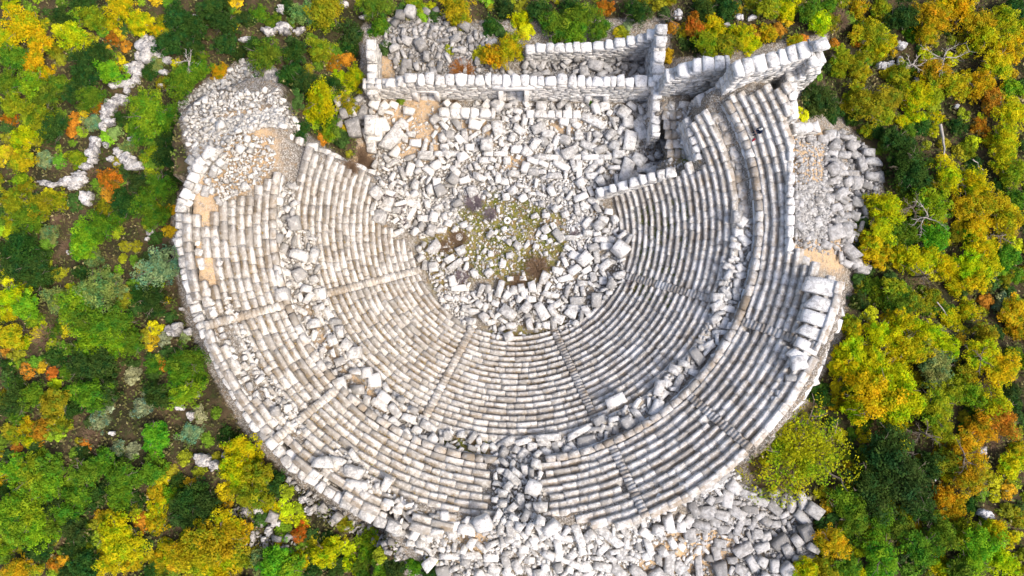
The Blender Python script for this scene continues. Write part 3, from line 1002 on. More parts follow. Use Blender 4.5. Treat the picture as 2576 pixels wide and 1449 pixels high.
AREAS = [  # polygon, large, medium and small counts, sizes of the large ones, material
 ([(932,258),(1640,262),(1640,330),(1600,440),(1500,480),(1480,505),(1240,500),(1080,480),(950,452),(925,350)], 210, 900, 5200, (.8, 1.5), 0),
 ([(950,462),(1090,480),(1180,500),(1120,580),(1060,600),(990,560),(930,540)], 40, 170, 1100, (.7, 1.3), 0),
 ([(1090,500),(1480,500),(1480,600),(1330,700),(1180,700),(1090,620)], 10, 90, 2400, (.5, .9), 0),
 ([(1440,510),(1500,500),(1590,600),(1560,710),(1480,800),(1400,840),(1250,850),(1170,760),(1200,730),(1320,720),(1430,640)], 150, 430, 1500, (.75, 1.4), 0),
 ([(1045,620),(1100,600),(1180,740),(1190,835),(1110,765)], 14, 80, 500, (.6, 1.1), 0),
 ([(1080,640),(1180,640),(1180,760),(1120,720)], 10, 50, 300, (.7, 1.2), 0),
 ([(680,480),(745,460),(752,600),(800,720),(870,850),(960,960),(1090,1070),(1240,1110),(1240,1140),(1080,1125),(960,1065),(870,990),(790,890),(730,790),(690,690)], 170, 420, 1100, (.6, 1.3), 0),
 ([(730,560),(800,600),(810,690),(760,740),(720,690)], 16, 40, 200, (.8, 1.4), 0),
 ([(1240,1108),(1400,1105),(1500,1075),(1640,985),(1740,880),(1800,760),(1836,640),(1850,545),(1890,550),(1885,640),(1860,740),(1800,860),(1720,960),(1600,1060),(1480,1120),(1360,1145),(1240,1140)], 220, 480, 1100, (.7, 1.4), 0),
 ([(1242,1120),(1360,1125),(1365,1330),(1242,1330)], 70, 200, 500, (.7, 1.3), 0),
 ([(1010,1350),(1100,1300),(1240,1310),(1400,1325),(1560,1320),(1760,1290),(1760,1449),(1120,1449)], 170, 520, 2200, (.7, 1.4), 0),
 ([(760,1170),(860,1130),(980,1230),(1100,1310),(1000,1340),(860,1265)], 45, 130, 400, (.7, 1.4), 0),
 ([(1560,1290),(1700,1230),(1840,1170),(1860,1200),(1760,1250),(1600,1320)], 30, 80, 300, (.7, 1.3), 0),
 ([(1980,900),(2080,850),(2060,940),(1990,1030),(1930,1060)], 18, 50, 160, (.7, 1.2), 0),
 ([(1730,1250),(1850,1215),(1950,1240),(2040,1250),(2055,1449),(1730,1449)], 130, 430, 2600, (.8, 1.5), 1),
 ([(960,60),(1020,20),(1090,20),(1240,95),(1240,140),(1320,200),(1320,205),(1000,205),(975,150)], 60, 420, 3000, (.7, 1.2), 1),
 ([(1320,135),(1560,140),(1640,120),(1640,205),(1320,205)], 90, 240, 900, (.8, 1.4), 1),
 ([(2085,340),(2130,325),(2180,370),(2222,460),(2150,600),(2175,680),(2110,660),(2080,560),(2080,430)], 70, 260, 1500, (.8, 1.4), 1),
 ([(1995,335),(2085,345),(2085,640),(1998,620)], 3, 70, 3400, (.5, .8), 1),
 (HEAP_PX, 0, 420, 900, (.6, .9), 0),
 ([(560,300),(690,270),(735,320),(665,320),(540,380),(480,380)], 4, 90, 2600, (.6, .9), 0),
 ([(500,350),(560,345),(690,345),(700,420),(640,470),(545,515),(480,500),(470,440)], 6, 90, 1500, (.5, .9), 0),
 ([(455,500),(540,520),(560,690),(600,800),(700,960),(780,1080),(720,1110),(620,1000),(520,830),(475,690)], 10, 220, 700, (.55, .95), 0),
 ([(1672,262),(1738,262),(1742,400),(1690,430),(1672,410)], 4, 36, 200, (.6, 1.0), 0),
 ([(860,240),(920,250),(925,345),(840,330),(830,300)], 12, 60, 150, (.8, 1.4), 1),
 ([(1640,335),(1668,335),(1672,415),(1610,440)], 8, 30, 60, (.7, 1.1), 1),
 ([(560,1290),(700,1250),(760,1400),(640,1400)], 8, 40, 200, (.5, 1.0), 1),
 ([(720,1200),(860,1290),(1000,1365),(1060,1449),(960,1380),(800,1300)], 10, 70, 300, (.5, 1.0), 1),
]
BARE = OCHRE + GRASS
PATH = [(1040, 235), (1108, 235), (1100, 310), (1080, 350), (1040, 345)]
grid = {}


def free(x, y, r, slack):
    k0 = (int(x // 1.5), int(y // 1.5))
    for i in (-1, 0, 1):
        for j in (-1, 0, 1):
            for (a, b_, c) in grid.get((k0[0] + i, k0[1] + j), ()):
                if (a - x) ** 2 + (b_ - y) ** 2 < ((r + c) * slack) ** 2:
                    return False
    return True


def occupy(x, y, r):
    grid.setdefault((int(x // 1.5), int(y // 1.5)), []).append((x, y, r))


def base_at(x, y):
    """ground, or the seat tread that covers it"""
    g = G(x, y)
    rho = math.hypot(x - CX, y - CY)
    if R0 < rho < RW0 - .2 or RW1 + .8 < rho < 26:
        if abs(math.degrees(math.atan2(x - CX, CY - y))) < 110:
            g += .3
    return g


BL = []      # (size, spec, u, v, material, traced)
for (c, x, y, ln, wd, an) in TRACED:
    u, v = cp(c, x, y)
    p = hit(u, v, .35)
    s = (CAMH - p.z) / FPX / 3.0
    L, Wd = ln * s, wd * s
    hh = min(Wd * random.uniform(.7, .95), .95)
    z = base_at(p.x, p.y)
    nr = max(1, round(L / Wd))
    a = -math.radians(an)
    for i in range(nr):
        q = (i + .5) / nr - .5
        occupy(p.x + math.cos(a) * q * L, p.y + math.sin(a) * q * L, Wd * .5)
    zz = z + hh * .42 + random.uniform(0, .12)
    mt = 1 if (c in (2, 8) or (c == 5 and x > 850 and y < 640) or (c == 1 and x < 150)) else 0
    BL.append((L * Wd, ((p.x, p.y, zz), rotm(a, RS.normal(0, .07), RS.normal(0, .07)), (L, Wd, hh), tint(), random.choice([.02, .03, .04, .06, .09])), u, v, mt, True))

REST = {0: [], 1: []}
SMALL = {0: [], 1: []}
for poly, nl, nm_, ns, (s0, s1), mt in AREAS:
    us, vs = [q[0] for q in poly], [q[1] for q in poly]

    def rnd_pt():
        for _ in range(60):
            u, v = random.uniform(min(us), max(us)), random.uniform(min(vs), max(vs))
            if inpoly(u, v, poly):
                if (random.random() < .72 and any(inpoly(u, v, q) for q in BARE)) or (random.random() < .8 and inpoly(u, v, OCHRE[0])):
                    continue
                return u, v
        return poly[0]
    for phase, cnt, lo, hi, slack, tries in ((0, nl, s0, s1, .93, 6), (1, nm_, .26, .58, .88, 4)):
        for _ in range(cnt):
            for _t in range(tries):
                u, v = rnd_pt()
                if inpoly(u, v, PATH):
                    continue
                L = random.uniform(lo, hi) * random.choice([1, 1, .8, 1.25])
                asp = random.choice([.34, .45, .55, .65, .8, .95])
                Wd = L * asp
                p = hit(u, v, .25)
                if free(p.x, p.y, math.sqrt(L * Wd) / 2, slack):
                    break
            else:
                continue
            occupy(p.x, p.y, math.sqrt(L * Wd) / 2)
            hh = Wd * random.uniform(.6, 1.0)
            z = base_at(p.x, p.y) + hh * .36 + (random.uniform(0, .45) if phase == 0 else random.uniform(0, .15))
            tl = .16 if phase == 0 else .25
            sp_ = ((p.x, p.y, z), rotm(random.uniform(0, 6.28), RS.normal(0, tl), RS.normal(0, tl)), (L, Wd, hh), tint(), random.choice([.02, .03, .05, .07, .10, .16]))
            if phase == 0:
                BL.append((L * Wd, sp_, u, v, mt, False))
            else:
                REST[mt].append(sp_)
    for _ in range(ns):
        u, v = rnd_pt()
        p = hit(u, v, .08)
        L = random.choice([.1, .13, .17, .22, .28])
        SMALL[mt].append(((p.x, p.y, base_at(p.x, p.y) + L * .2), rotm(random.uniform(0, 6.28), RS.normal(0, .4), RS.normal(0, .4)), (L, L * random.uniform(.5, 1), L * random.uniform(.4, .9)), tint(), .12))

ROCKS_MARK = [
 (960,300,"near the carved pier"), (1000,380,"below the carved pier"), (1075,300,"in front of the slab podium's end"), (1060,350,"on the ochre path from the doorway"), (1175,320,"below the long slab podium"),
 (1290,300,"before the middle doorway"), (1290,350,"on the stage rubble under the middle doorway"), (1400,320,"below the broken slab podium"), (1500,310,"before the small doorway"), (1580,300,"beside the projecting narrow wall"),
 (1560,370,"in the heap near the dark passage"), (1610,420,"at the mouth of the dark passage"), (1120,400,"along the broken stage front line"), (1350,410,"just below the stage front line"), (1470,430,"in the rubble by the seat end wall"),
 (1050,440,"between stage front and lower seat corner"), (1220,450,"above the grassy orchestra floor"), (1000,510,"by the grey thorn bushes"), (1080,560,"beside the fallen column drums"), (1220,580,"on the grassy orchestra centre"),
 (1300,610,"beside the square stone ring"), (1140,660,"on the brown grass of the orchestra"), (1380,600,"on the mossy orchestra edge"), (1450,560,"on the heap beside the upper orchestra wall"), (1500,620,"on the big orchestra heap"),
 (1450,700,"in the lower part of the orchestra heap"), (1360,780,"on the heap above the innermost seats"), (1260,780,"above the lowest seat row"), (1180,740,"at the orchestra's grassy rim"), (1520,760,"at the foot of the shaded seats"),
 (705,520,"on the walkway near the dry earth slope"), (720,640,"on the walkway among tumbled beams"), (780,740,"on the walkway beside brown weeds"), (840,860,"on the walkway between worn seat tiers"), (930,980,"on the lower bend of the walkway"),
 (1040,1070,"on the walkway near the stone trough"), (1170,1110,"on the mossy walkway stretch"), (1300,1130,"at the top of the rubble filled gap"), (1420,1110,"on the walkway beside the long beams"), (1530,1060,"on the walkway under the shaded seats"),
 (1640,1000,"on the bluish walkway heap"), (1740,900,"on the walkway bend by the bluish heap"), (1810,780,"under the shaded terrace wall's bend"), (1850,640,"at the foot of the terrace wall"), (1870,540,"at the top end of the walkway heap"),
 (1300,1200,"inside the rubble filled gap"), (1290,1290,"at the bottom of the rubble filled gap"), (900,1220,"on the broken rows by the outer wall"), (1000,1290,"on the rubble near the outer wall's end"), (1110,1350,"above the green shrubs at the rim"),
 (1200,1410,"at the lower edge of the ruins"), (1340,1400,"below the rubble filled gap's mouth"), (1480,1380,"below the narrow outer strip wall"), (1500,1320,"on the last seat rows by the gap"), (1600,1290,"on the broken seat rows' edge"),
 (1640,1400,"beside the pale dirt patch"), (1720,1340,"behind the narrow outer strip wall"), (1800,1290,"at the top of the bluish rubble slope"), (1850,1370,"in the middle of the bluish rubble slope"), (1960,1290,"beside the big olive tree's foot"),
 (1980,1400,"at the end of the bluish rubble slope"), (1040,60,"in the rubble behind the stage ruins"), (1120,120,"in the open stage room rubble"), (1060,180,"behind the stage wall's thin part"), (1380,170,"in the walled stage room"),
 (1480,165,"in the middle of the walled stage room"), (1590,170,"in the shaded corner of the walled room"), (2100,370,"at the head of the grey scree"), (2170,430,"at the dark edge of the grey scree"), (2090,520,"on the grey scree"),
 (2130,620,"at the foot of the grey scree"), (2020,440,"on the ochre gravel by the seats"), (2020,590,"on the gravel beside the edge blocks"), (600,360,"on the dry earth slope"), (540,440,"on the earth by the outer wall"),
 (500,600,"on the earth belt inside the outer wall"), (560,860,"on the lower earth belt by the wall"), (1705,330,"on the paved platform"), (880,300,"outside the stage end wall"), (2010,950,"by the upright outer slabs"), (1960,1040,"on the seats beside the olive tree"),
 (650,1330,"among the forest shrubs below the wall"), (880,1320,"outside the outer wall's foot"),
]
BL.sort(key=lambda q: -(q[0] + (.5 if q[5] else 0)))
SOLO, LEFT = BL[:300], BL[300:]
items = []
MB = (M_BLOCK, M_GREY)
for (sz, s, u, v, mt, tr) in SOLO:
    pos = Vector(s[0])
    vv, ff, tt = shape_blocks([((0, 0, 0), s[1], s[2], s[3], s[4])], 4, .06, .028)
    zb = vv[:, 2].min()
    vv[:, 2] -= zb
    o = link("fallen_block", mesh_np("fallen_block", vv, ff, MB[mt], {"tint": tt}), None, (pos.x, pos.y, pos.z + zb))
    L, Wd, hh = s[2]
    ratio = L / Wd
    size = "huge" if sz > 1.9 else "large" if sz > 1.05 else "medium" if sz > .7 else "small"
    form = "beam" if ratio > 2.3 else "oblong block" if ratio > 1.45 else "squarish block"
    if s[4] > .12:
        form = "rounded block" if ratio < 1.8 else "rounded beam"
    col_ = "grey" if mt else "white" if s[3] > .62 else "pale"
    items.append((o, f"{size} {col_} {form}", u, v))
    tag(o, cat="stone block", group="fallen blocks of the ruined theatre")
assign_labels(items, ROCKS_MARK)
for (sz, s, u, v, mt, tr) in LEFT:
    REST[mt].append(s)
v1, f1, t1 = shape_blocks(REST[0] , 3, .06, .05)
v2, f2, t2 = shape_blocks(REST[1], 3, .06, .05)
v3, f3, t3 = shape_blocks(SMALL[0], 2, .12, .16)
v4, f4, t4 = shape_blocks(SMALL[1], 2, .12, .16)


def join(parts):
    V, F, T, M, o = [], [], [], [], 0
    for v_, f_, t_, m_ in parts:
        V.append(v_)
        F.append(f_ + o)
        T.append(t_)
        M.append(np.full(len(f_), m_))
        o += len(v_)
    return np.concatenate(V), np.concatenate(F), np.concatenate(T), np.concatenate(M)


V, F, T, MI = join([(v1, f1, t1, 0), (v3, f3, t3, 0), (v2, f2, t2, 1), (v4, f4, t4, 1)])
me = mesh_np("rubble", V, F, M_BLOCK, {"tint": T})
me.materials.append(M_GREY)
me.polygons.foreach_set("material_index", MI.astype(np.int32))
tag(link("rubble", me), "loose rubble of pale and grey stones strewn between the larger fallen blocks", "rubble", None, "stuff")

# boulders of the heap behind the seats and rock outcrops in the forest
HEAPPOLY = [(448, 262), (500, 215), (560, 190), (612, 148), (650, 175), (700, 178), (705, 240), (730, 270), (700, 270), (620, 255), (560, 275), (510, 280), (480, 385), (462, 340)]
items = []
cnt = 0
for it in range(1500):
    if cnt >= 290:
        break
    u, v = random.uniform(448, 752), random.uniform(150, 385)
    if not inpoly(u, v, HEAPPOLY):
        continue
    p = hit(u, v, .3)
    L = random.choice([.4, .5, .6, .75, .9]) if it > 60 else random.uniform(1.0, 1.5)
    Wd = L * random.uniform(.6, .9)
    if not free(p.x, p.y, math.sqrt(L * Wd) / 2, .84):
        continue
    occupy(p.x, p.y, math.sqrt(L * Wd) / 2)
    hh = Wd * .85
    rm = rotm(random.uniform(0, 6.28), RS.normal(0, .2), RS.normal(0, .2))
    vv, ff, tt = shape_blocks([((0, 0, 0), rm, (L, Wd, hh), tint(), random.uniform(.06, .26))], 4, .2, .05)
    o = link("boulder", mesh_np("boulder", vv - np.array([0, 0, vv[:, 2].min()]), ff, M_BLOCK, {"tint": tt}), None, (p.x, p.y, p.z - .35 + random.uniform(-.15, .1)))
    size = "huge" if L > 1.2 else "large" if L > .85 else "medium" if L > .55 else "small"
    items.append((o, f"{size} {'long' if L / Wd > 1.4 else 'blunt'} white boulder", u, v))
    tag(o, cat="boulder", group="boulders of the tumbled heap")
    cnt += 1
assign_labels(items, [(620,165,"at the peak of the heap"), (690,200,"beside the great upright rock"), (560,215,"on the heap's forest edge"), (630,230,"in the upper middle of the heap"), (480,270,"at the heap's far corner"),
                      (540,270,"in the middle of the heap"), (600,270,"above the sandy streak"), (690,270,"by the yellow shrub"), (730,310,"at the heap's lower tip"), (480,350,"beside the round green tree"), (640,310,"above the seat corner")])
ROCKS = [(0,1120,380,110,120),(0,1060,430,60,60),(0,1130,320,60,70),(0,1020,540,80,60),(0,950,640,130,40),(0,1030,590,50,60),(0,900,760,100,60),(0,830,840,70,100),(0,810,920,70,50),(0,710,1120,60,120),(0,700,1210,50,50),
         (0,580,1370,120,60),(0,400,1390,110,30),(0,1230,545,70,30),(0,1220,645,40,30),(0,2040,590,110,130),(0,1860,300,80,35),(0,2030,240,80,45),(0,2150,215,100,70),(0,2260,235,60,40),(0,1470,130,30,35),(0,1370,205,35,35),
         (0,2120,70,40,60),(0,980,1240,80,80),(0,880,1240,40,30),(3,650,50,70,90),(3,1130,300,50,40),(3,1110,355,30,30),(3,520,455,25,25),(3,1310,1040,80,80),(3,1420,1050,60,40),(3,1370,885,30,20),
         (6,1540,570,90,80),(6,1610,610,60,60),(6,1690,540,35,30),(6,1440,240,45,50),(6,1360,165,40,45),(6,850,370,35,30),(6,1500,80,30,35),(6,2030,1110,40,45),(6,1990,1170,35,40),(6,2080,1050,40,45),(6,1910,1150,35,50),
         (6,1950,960,60,35),(6,1870,960,45,35),(6,2290,870,55,45),(6,2330,950,45,45),(2,1650,340,60,50),(2,1560,490,60,40),(2,1500,500,50,50),(2,1640,455,40,50),(2,2065,805,30,35),(2,420,130,60,35),(2,520,135,50,30),(2,330,190,40,25),
         (2,1760,600,30,40),(8,2290,980,80,60),(8,2250,500,50,60),(8,1900,700,30,40),(1,30,30,60,40),(0,1100,300,60,50),(0,1170,350,60,60),(0,1190,430,90,50),(0,1270,460,60,40),(0,1000,500,70,50),(0,1050,490,60,50),(0,980,620,70,45),(0,860,650,70,30),(0,960,690,40,50),(0,930,740,80,40),(0,850,790,60,60),(0,790,890,50,50),(0,780,960,50,50),(0,720,1060,60,50),(0,690,1160,60,60),(0,650,1260,60,40),(0,600,1320,80,50),(0,520,1370,80,50),(0,560,1410,70,40),(0,450,1390,70,25),(0,330,1375,60,25),(0,900,1150,60,50),(0,1000,1060,60,40),(0,960,1200,90,60),(0,1040,1260,80,50),(0,840,1200,40,40),(0,800,1090,40,40),(1,180,130,70,30),(1,2540,120,50,60)]
items = []
for (c, x, y, lx, ly) in ROCKS:
    u, v = cp(c, x, y)
    p = hit(u, v, .4)
    s = (CAMH - p.z) / FPX / 3
    spec = []
    nsub = 3 if max(lx, ly) < 45 else 9
    lx, ly = lx * 1.4, ly * 1.4
    for i in range(nsub):
        q = .62 if i == 0 else random.uniform(.22, .5)
        a = random.uniform(0, 6.28)
        k_ = 0 if i == 0 else random.uniform(.5, 1.15)
        spec.append(((k_ * math.cos(a) * lx * s * .36, k_ * math.sin(a) * ly * s * .36, .3), rotm(random.uniform(-.3, .3), RS.normal(0, .15), RS.normal(0, .15)),
                     (lx * s * q, ly * s * q, max(.5, min(lx, ly) * s * .8) * (.7 + .5 * q)), random.uniform(.3, 1), random.uniform(.16, .3)))
    vv, ff, tt = shape_blocks(spec, 6, .2, .10)
    o = link("rock_outcrop", mesh_np("rock_outcrop", vv, ff, M_ROCK, {"tint": tt}), None, (p.x, p.y, p.z - .3))
    big = max(lx, ly)
    items.append((o, ("big" if big > 85 else "medium" if big > 48 else "small") + (" long" if max(lx, ly) / min(lx, ly) > 1.5 else " craggy") + " white rock", u, v))
    tag(o, cat="rock", group="bare rocks showing through the forest")
FOREST_MARK = [
 (40,40,"in the top corner of the forest"), (150,60,"near the tall yellow crowns"), (300,50,"along the forest's upper edge"), (430,60,"above the white rock ridge"), (40,150,"below the tall yellow crowns"), (150,150,"beside the tall yellow crowns"),
 (260,140,"above the lime green bush"), (370,120,"at the head of the rock ridge"), (480,100,"under the upper forest edge"), (600,40,"above the ledge of scattered rocks"), (700,70,"beside the scattered ledge rocks"), (800,30,"above the pale wild shrubs"),
 (860,80,"next to the stage ruins' rubble"), (560,160,"uphill of the boulder heap"), (680,140,"behind the great upright rock"), (770,150,"beyond the boulder heap's bushes"), (860,180,"beside the stage end wall"), (820,260,"near the yellow shrub by the heap"),
 (40,260,"on the shady far slope"), (140,240,"left of the rock ridge"), (230,190,"just above the lime bush"), (300,240,"along the middle of the ridge"), (390,190,"between ridge and boulder heap"), (460,190,"beside the boulder heap"),
 (60,360,"on the brown scrub slope"), (190,330,"by the orange bushes below the ridge"), (300,340,"beside the ridge's lower rocks"), (390,310,"around the big round tree"), (430,400,"by the outer wall's upper end"), (100,450,"under the low white ledge"),
 (220,450,"at the ridge's lower end"), (330,450,"between the ridge and the wall"), (410,520,"against the curved outer wall"), (60,560,"on the far middle slope"), (180,560,"above the grey green crowns"), (290,570,"in the dim hollow by the wall"),
 (390,650,"around the silvery round tree"), (40,700,"beyond the pale green crown"), (140,700,"around the wide pale crown"), (250,740,"below the grey green crown"), (350,760,"downhill of the silvery tree"), (60,850,"on the brown far slope"),
 (180,860,"in the lower far woods"), (280,880,"among the spring green crowns"), (390,850,"above the grey wall rock"), (470,900,"beside the wall's lower bend"), (60,1000,"in the mossy far woods"), (170,1000,"near the orange scrub"),
 (280,1010,"on the stony scrub clearing"), (390,1000,"around the bright green bush in the clearing"), (480,1020,"below the wall's lower bend"), (60,1150,"in the low far grove"), (180,1160,"left of the stony clearing's foot"), (280,1200,"among the round low crowns"),
 (390,1110,"below the stony clearing"), (480,1240,"near the dark crown by the yellow tree"), (600,1130,"around the bright yellow tree by the wall"), (660,1230,"below the bright yellow tree"), (60,1290,"in the lower grove"), (170,1370,"along the forest's lower edge"),
 (300,1340,"around the golden crown"), (420,1350,"among the orange thickets"), (530,1370,"around the great golden tree"), (640,1380,"near the small rubble patch"), (750,1330,"around the red bush"), (830,1420,"on the lower rim by the wall"),
 (930,1370,"under the outer wall's end"), (1020,1430,"by the lower rim of the ruins"), (960,30,"above the stage ruins' rubble"), (1060,10,"on the top rim over the rubble"), (1150,40,"around the golden tree behind the stage"), (1290,110,"around the yellow trees at the stage room"),
 (1240,60,"between the two golden trees"), (1380,50,"beside the broad green tree"), (1450,80,"behind the stage room back wall"), (1540,30,"beyond the stage room corner"), (1600,50,"outside the tall stage corner"), (1000,150,"inside the ruined stage room"),
 (1180,180,"on the stage room rubble"), (1700,60,"behind the niche wall"), (1780,90,"above the niche wall"), (1860,100,"above the broad capstones"), (1950,60,"beyond the capstone wall"), (1800,20,"on the top edge above the walls"),
 (2040,40,"above the top corner wall"), (2110,100,"beside the top corner wall"), (2180,30,"on the top edge past the corner"), (2180,170,"below the raised corner blocks"), (2100,230,"around the dark tree under the wall"), (2240,130,"near the small scree in the trees"),
 (2200,270,"around the wide olive crown"), (2320,60,"in the upper yellow woods"), (2450,60,"in the top yellow grove"), (2540,60,"in the upper outer corner"), (2380,150,"beside the bare white branches"), (2500,170,"in the outer yellow grove"),
 (2350,240,"among the orange crowns"), (2450,260,"by the tilted grey rock"), (2540,280,"on the outer edge of the orange grove"), (2290,340,"above the dark round tree"), (2260,430,"around the dark round tree"), (2400,350,"around the pale fallen trunk"),
 (2520,380,"in the outer mixed woods"), (2230,520,"beside the grey scree's foot"), (2330,500,"around the gnarled bare limbs"), (2450,500,"in the amber grove"), (2550,520,"on the outer amber edge"), (2230,620,"above the big wall slabs"),
 (2340,600,"around the vivid green bush"), (2460,620,"below the amber grove"), (2550,650,"on the outer middle edge"), (2200,720,"beside the big wall slabs"), (2320,720,"in the olive woods past the slabs"), (2440,740,"near the small orange bush"),
 (2550,760,"on the outer shady edge"), (2160,830,"outside the upright slab wall"), (2250,840,"in the yellow woods by the slab wall"), (2370,840,"in the hollow with bare trunks"), (2480,860,"in the outer green hollow"), (2150,920,"above the big olive tree"),
 (2250,960,"around the large golden crown"), (2370,940,"beside the pale sage crown"), (2500,960,"in the outer golden grove"), (2010,1130,"over the corner of the seats"), (2100,1080,"between the olive and golden trees"), (2230,1060,"below the large golden crown"),
 (2370,1050,"in the olive thicket"), (2500,1050,"by the outer golden grove"), (2200,1180,"in the great dark wood"), (2300,1150,"at the dark wood's edge"), (2420,1140,"by the brown clearing"), (2540,1130,"on the outer edge by the clearing"),
 (2140,1280,"under the great dark wood"), (2250,1290,"below the great dark wood"), (2380,1240,"around the amber bush by the rocks"), (2500,1240,"near the pale rock in the woods"), (2100,1370,"beside the bluish rubble slope"), (2220,1400,"in the lower dark wood"),
 (2330,1380,"on the lower wooded edge"), (2450,1380,"in the lower yellow grove"), (2550,1400,"in the lower outer corner"), (505,505,"growing on the top of the outer wall"), (1010,250,"in front of the stage wall"),
 (1200,520,"in the upper orchestra"), (1000,530,"by the orchestra's rubble rim"), (1160,690,"in the lower orchestra grass"), (1350,680,"at the foot of the orchestra heap"), (1450,590,"beside the big orchestra heap"), (900,420,"by the parodos wall")]
assign_labels(items, FOREST_MARK)

# column drums and square rings on the orchestra floor
def ring(name, label, u, v, r, hole, square, hgt=.3):
    p = hit(u, v, .2)
    n_ = 4 if square else 20
    vs, fs = [], []
    for zz in (0, hgt):
        for rr, nn in ((r, n_), (hole, 4 if hole and square is not None else n_)):
            for i in range(n_):
                a = 2 * math.pi * i / n_ + (.78 if square else 0)
                q = rr
                if rr == hole and not square:      # a square hole in a round drum
                    q = hole / max(abs(math.cos(a)), abs(math.sin(a)))
                vs.append((math.cos(a) * q, math.sin(a) * q, zz + random.uniform(-.01, .01)))
    for i in range(n_):
        j = (i + 1) % n_
        o0, i0, o1, i1 = 0, n_, 2 * n_, 3 * n_
        fs += [[o0 + i, o0 + j, o1 + j, o1 + i], [o1 + i, o1 + j, i1 + j, i1 + i], [i1 + i, i1 + j, i0 + j, i0 + i]]
    o = link(name, mesh_np(name, np.array(vs), np.array(fs), M_BLOCK, {"tint": np.full(len(vs), .9)}), None, (p.x, p.y, p.z - .2), random.uniform(0, 1))
    return tag(o, label, "column drum" if not square else "stone ring")


ring("column_drum", "round stone drum with a square hole lying in bright green grass", 1276, 554.5, .36, .13, False)
ring("column_drum", "round drum with a pierced centre beside dry brown grass", 1146, 577, .31, .05, False)
ring("column_drum", "plain round drum next to the brown grass strip", 1155, 596.5, .37, .02, False)
ring("stone_ring", "small square stone ring on the bare earth of the orchestra", 1268.5, 600, .30, .15, True, .2)
ring("stone_ring", "square stone frame half sunk in the grass above the small ring", 1269, 577, .38, .2, True, .15)
# ------------------------------------------------------------------ leaves, trees, shrubs
def leaf_mat(name, trans=.3, vary=1.0):
    m, t, n, l, b = mat(name)
    oi = n.new("ShaderNodeObjectInfo")
    ti = attr(n, "tint")
    hsv = n.new("ShaderNodeHueSaturation")
    tc = n.new("ShaderNodeTexCoord").outputs["Object"]
    mp = n.new("ShaderNodeVectorMath")
    l.new(tc, mp.inputs[0])
    l.new(oi.outputs["Location"], mp.inputs[1])
    pn = noise(n, l, mp.outputs[0], 2.2, 3, .6)
    greener = mix(n, l, 1.0, oi.outputs["Color"], (.50, .86, 1.2), 'MULTIPLY')
    browner = mix(n, l, 1.0, oi.outputs["Color"], (1.06, .84, .9), 'MULTIPLY')
    cc = mix(n, l, ramp(n, l, pn, .50, .62), oi.outputs["Color"], greener)
    cc = mix(n, l, math_(n, l, 'MULTIPLY', ramp(n, l, pn, .44, .34), .7), cc, browner)
    l.new(cc, hsv.inputs["Color"])
    b.inputs["Specular IOR Level"].default_value = .05
    l.new(math_(n, l, 'ADD', .5, math_(n, l, 'MULTIPLY', math_(n, l, 'SUBTRACT', .5, ti), .05 * vary)), hsv.inputs["Hue"])
    l.new(math_(n, l, 'ADD', .45, math_(n, l, 'MULTIPLY', ti, 1.15)), hsv.inputs["Value"])
    l.new(hsv.outputs[0], b.inputs["Base Color"])
    b.inputs["Roughness"].default_value = .7
    tr = n.new("ShaderNodeBsdfTranslucent")
    l.new(hsv.outputs[0], tr.inputs["Color"])
    mx = n.new("ShaderNodeMixShader")
    mx.inputs[0].default_value = trans
    l.new(b.outputs[0], mx.inputs[1])
    l.new(tr.outputs[0], mx.inputs[2])
    l.new(mx.outputs[0], n["Material Output"].inputs["Surface"])
    return m


M_LEAF = leaf_mat("leaves")
m, t, n, l, b = mat("bark")
geo = n.new("ShaderNodeNewGeometry").outputs["Position"]
l.new(mix(n, l, noise(n, l, geo, 6), (.10, .075, .05), (.26, .22, .18)), b.inputs["Base Color"])
M_BARK = m
m, t, n, l, b = mat("bleached_wood")
geo = n.new("ShaderNodeNewGeometry").outputs["Position"]
l.new(mix(n, l, noise(n, l, geo, 6), (.30, .27, .23), (.55, .50, .45)), b.inputs["Base Color"])
M_DEAD = m


def quads(C, N, S, el=1.5):
    """leaf faces with centres C, normals N and sizes S"""
    k_ = len(C)
    N = N / np.maximum(np.linalg.norm(N, axis=1, keepdims=True), 1e-6)
    A = np.cross(N, RS.normal(0, 1, (k_, 3)))
    A /= np.maximum(np.linalg.norm(A, axis=1, keepdims=True), 1e-6)
    B = np.cross(N, A)
    a, b_ = A * (S * el / 2)[:, None], B * (S / 2)[:, None]
    V = np.stack([C - a, C + b_ * .9 - a * .1, C + a, C - b_ * .9 + a * .1], 1).reshape(-1, 3)
    return V, np.arange(4 * k_).reshape(-1, 4)


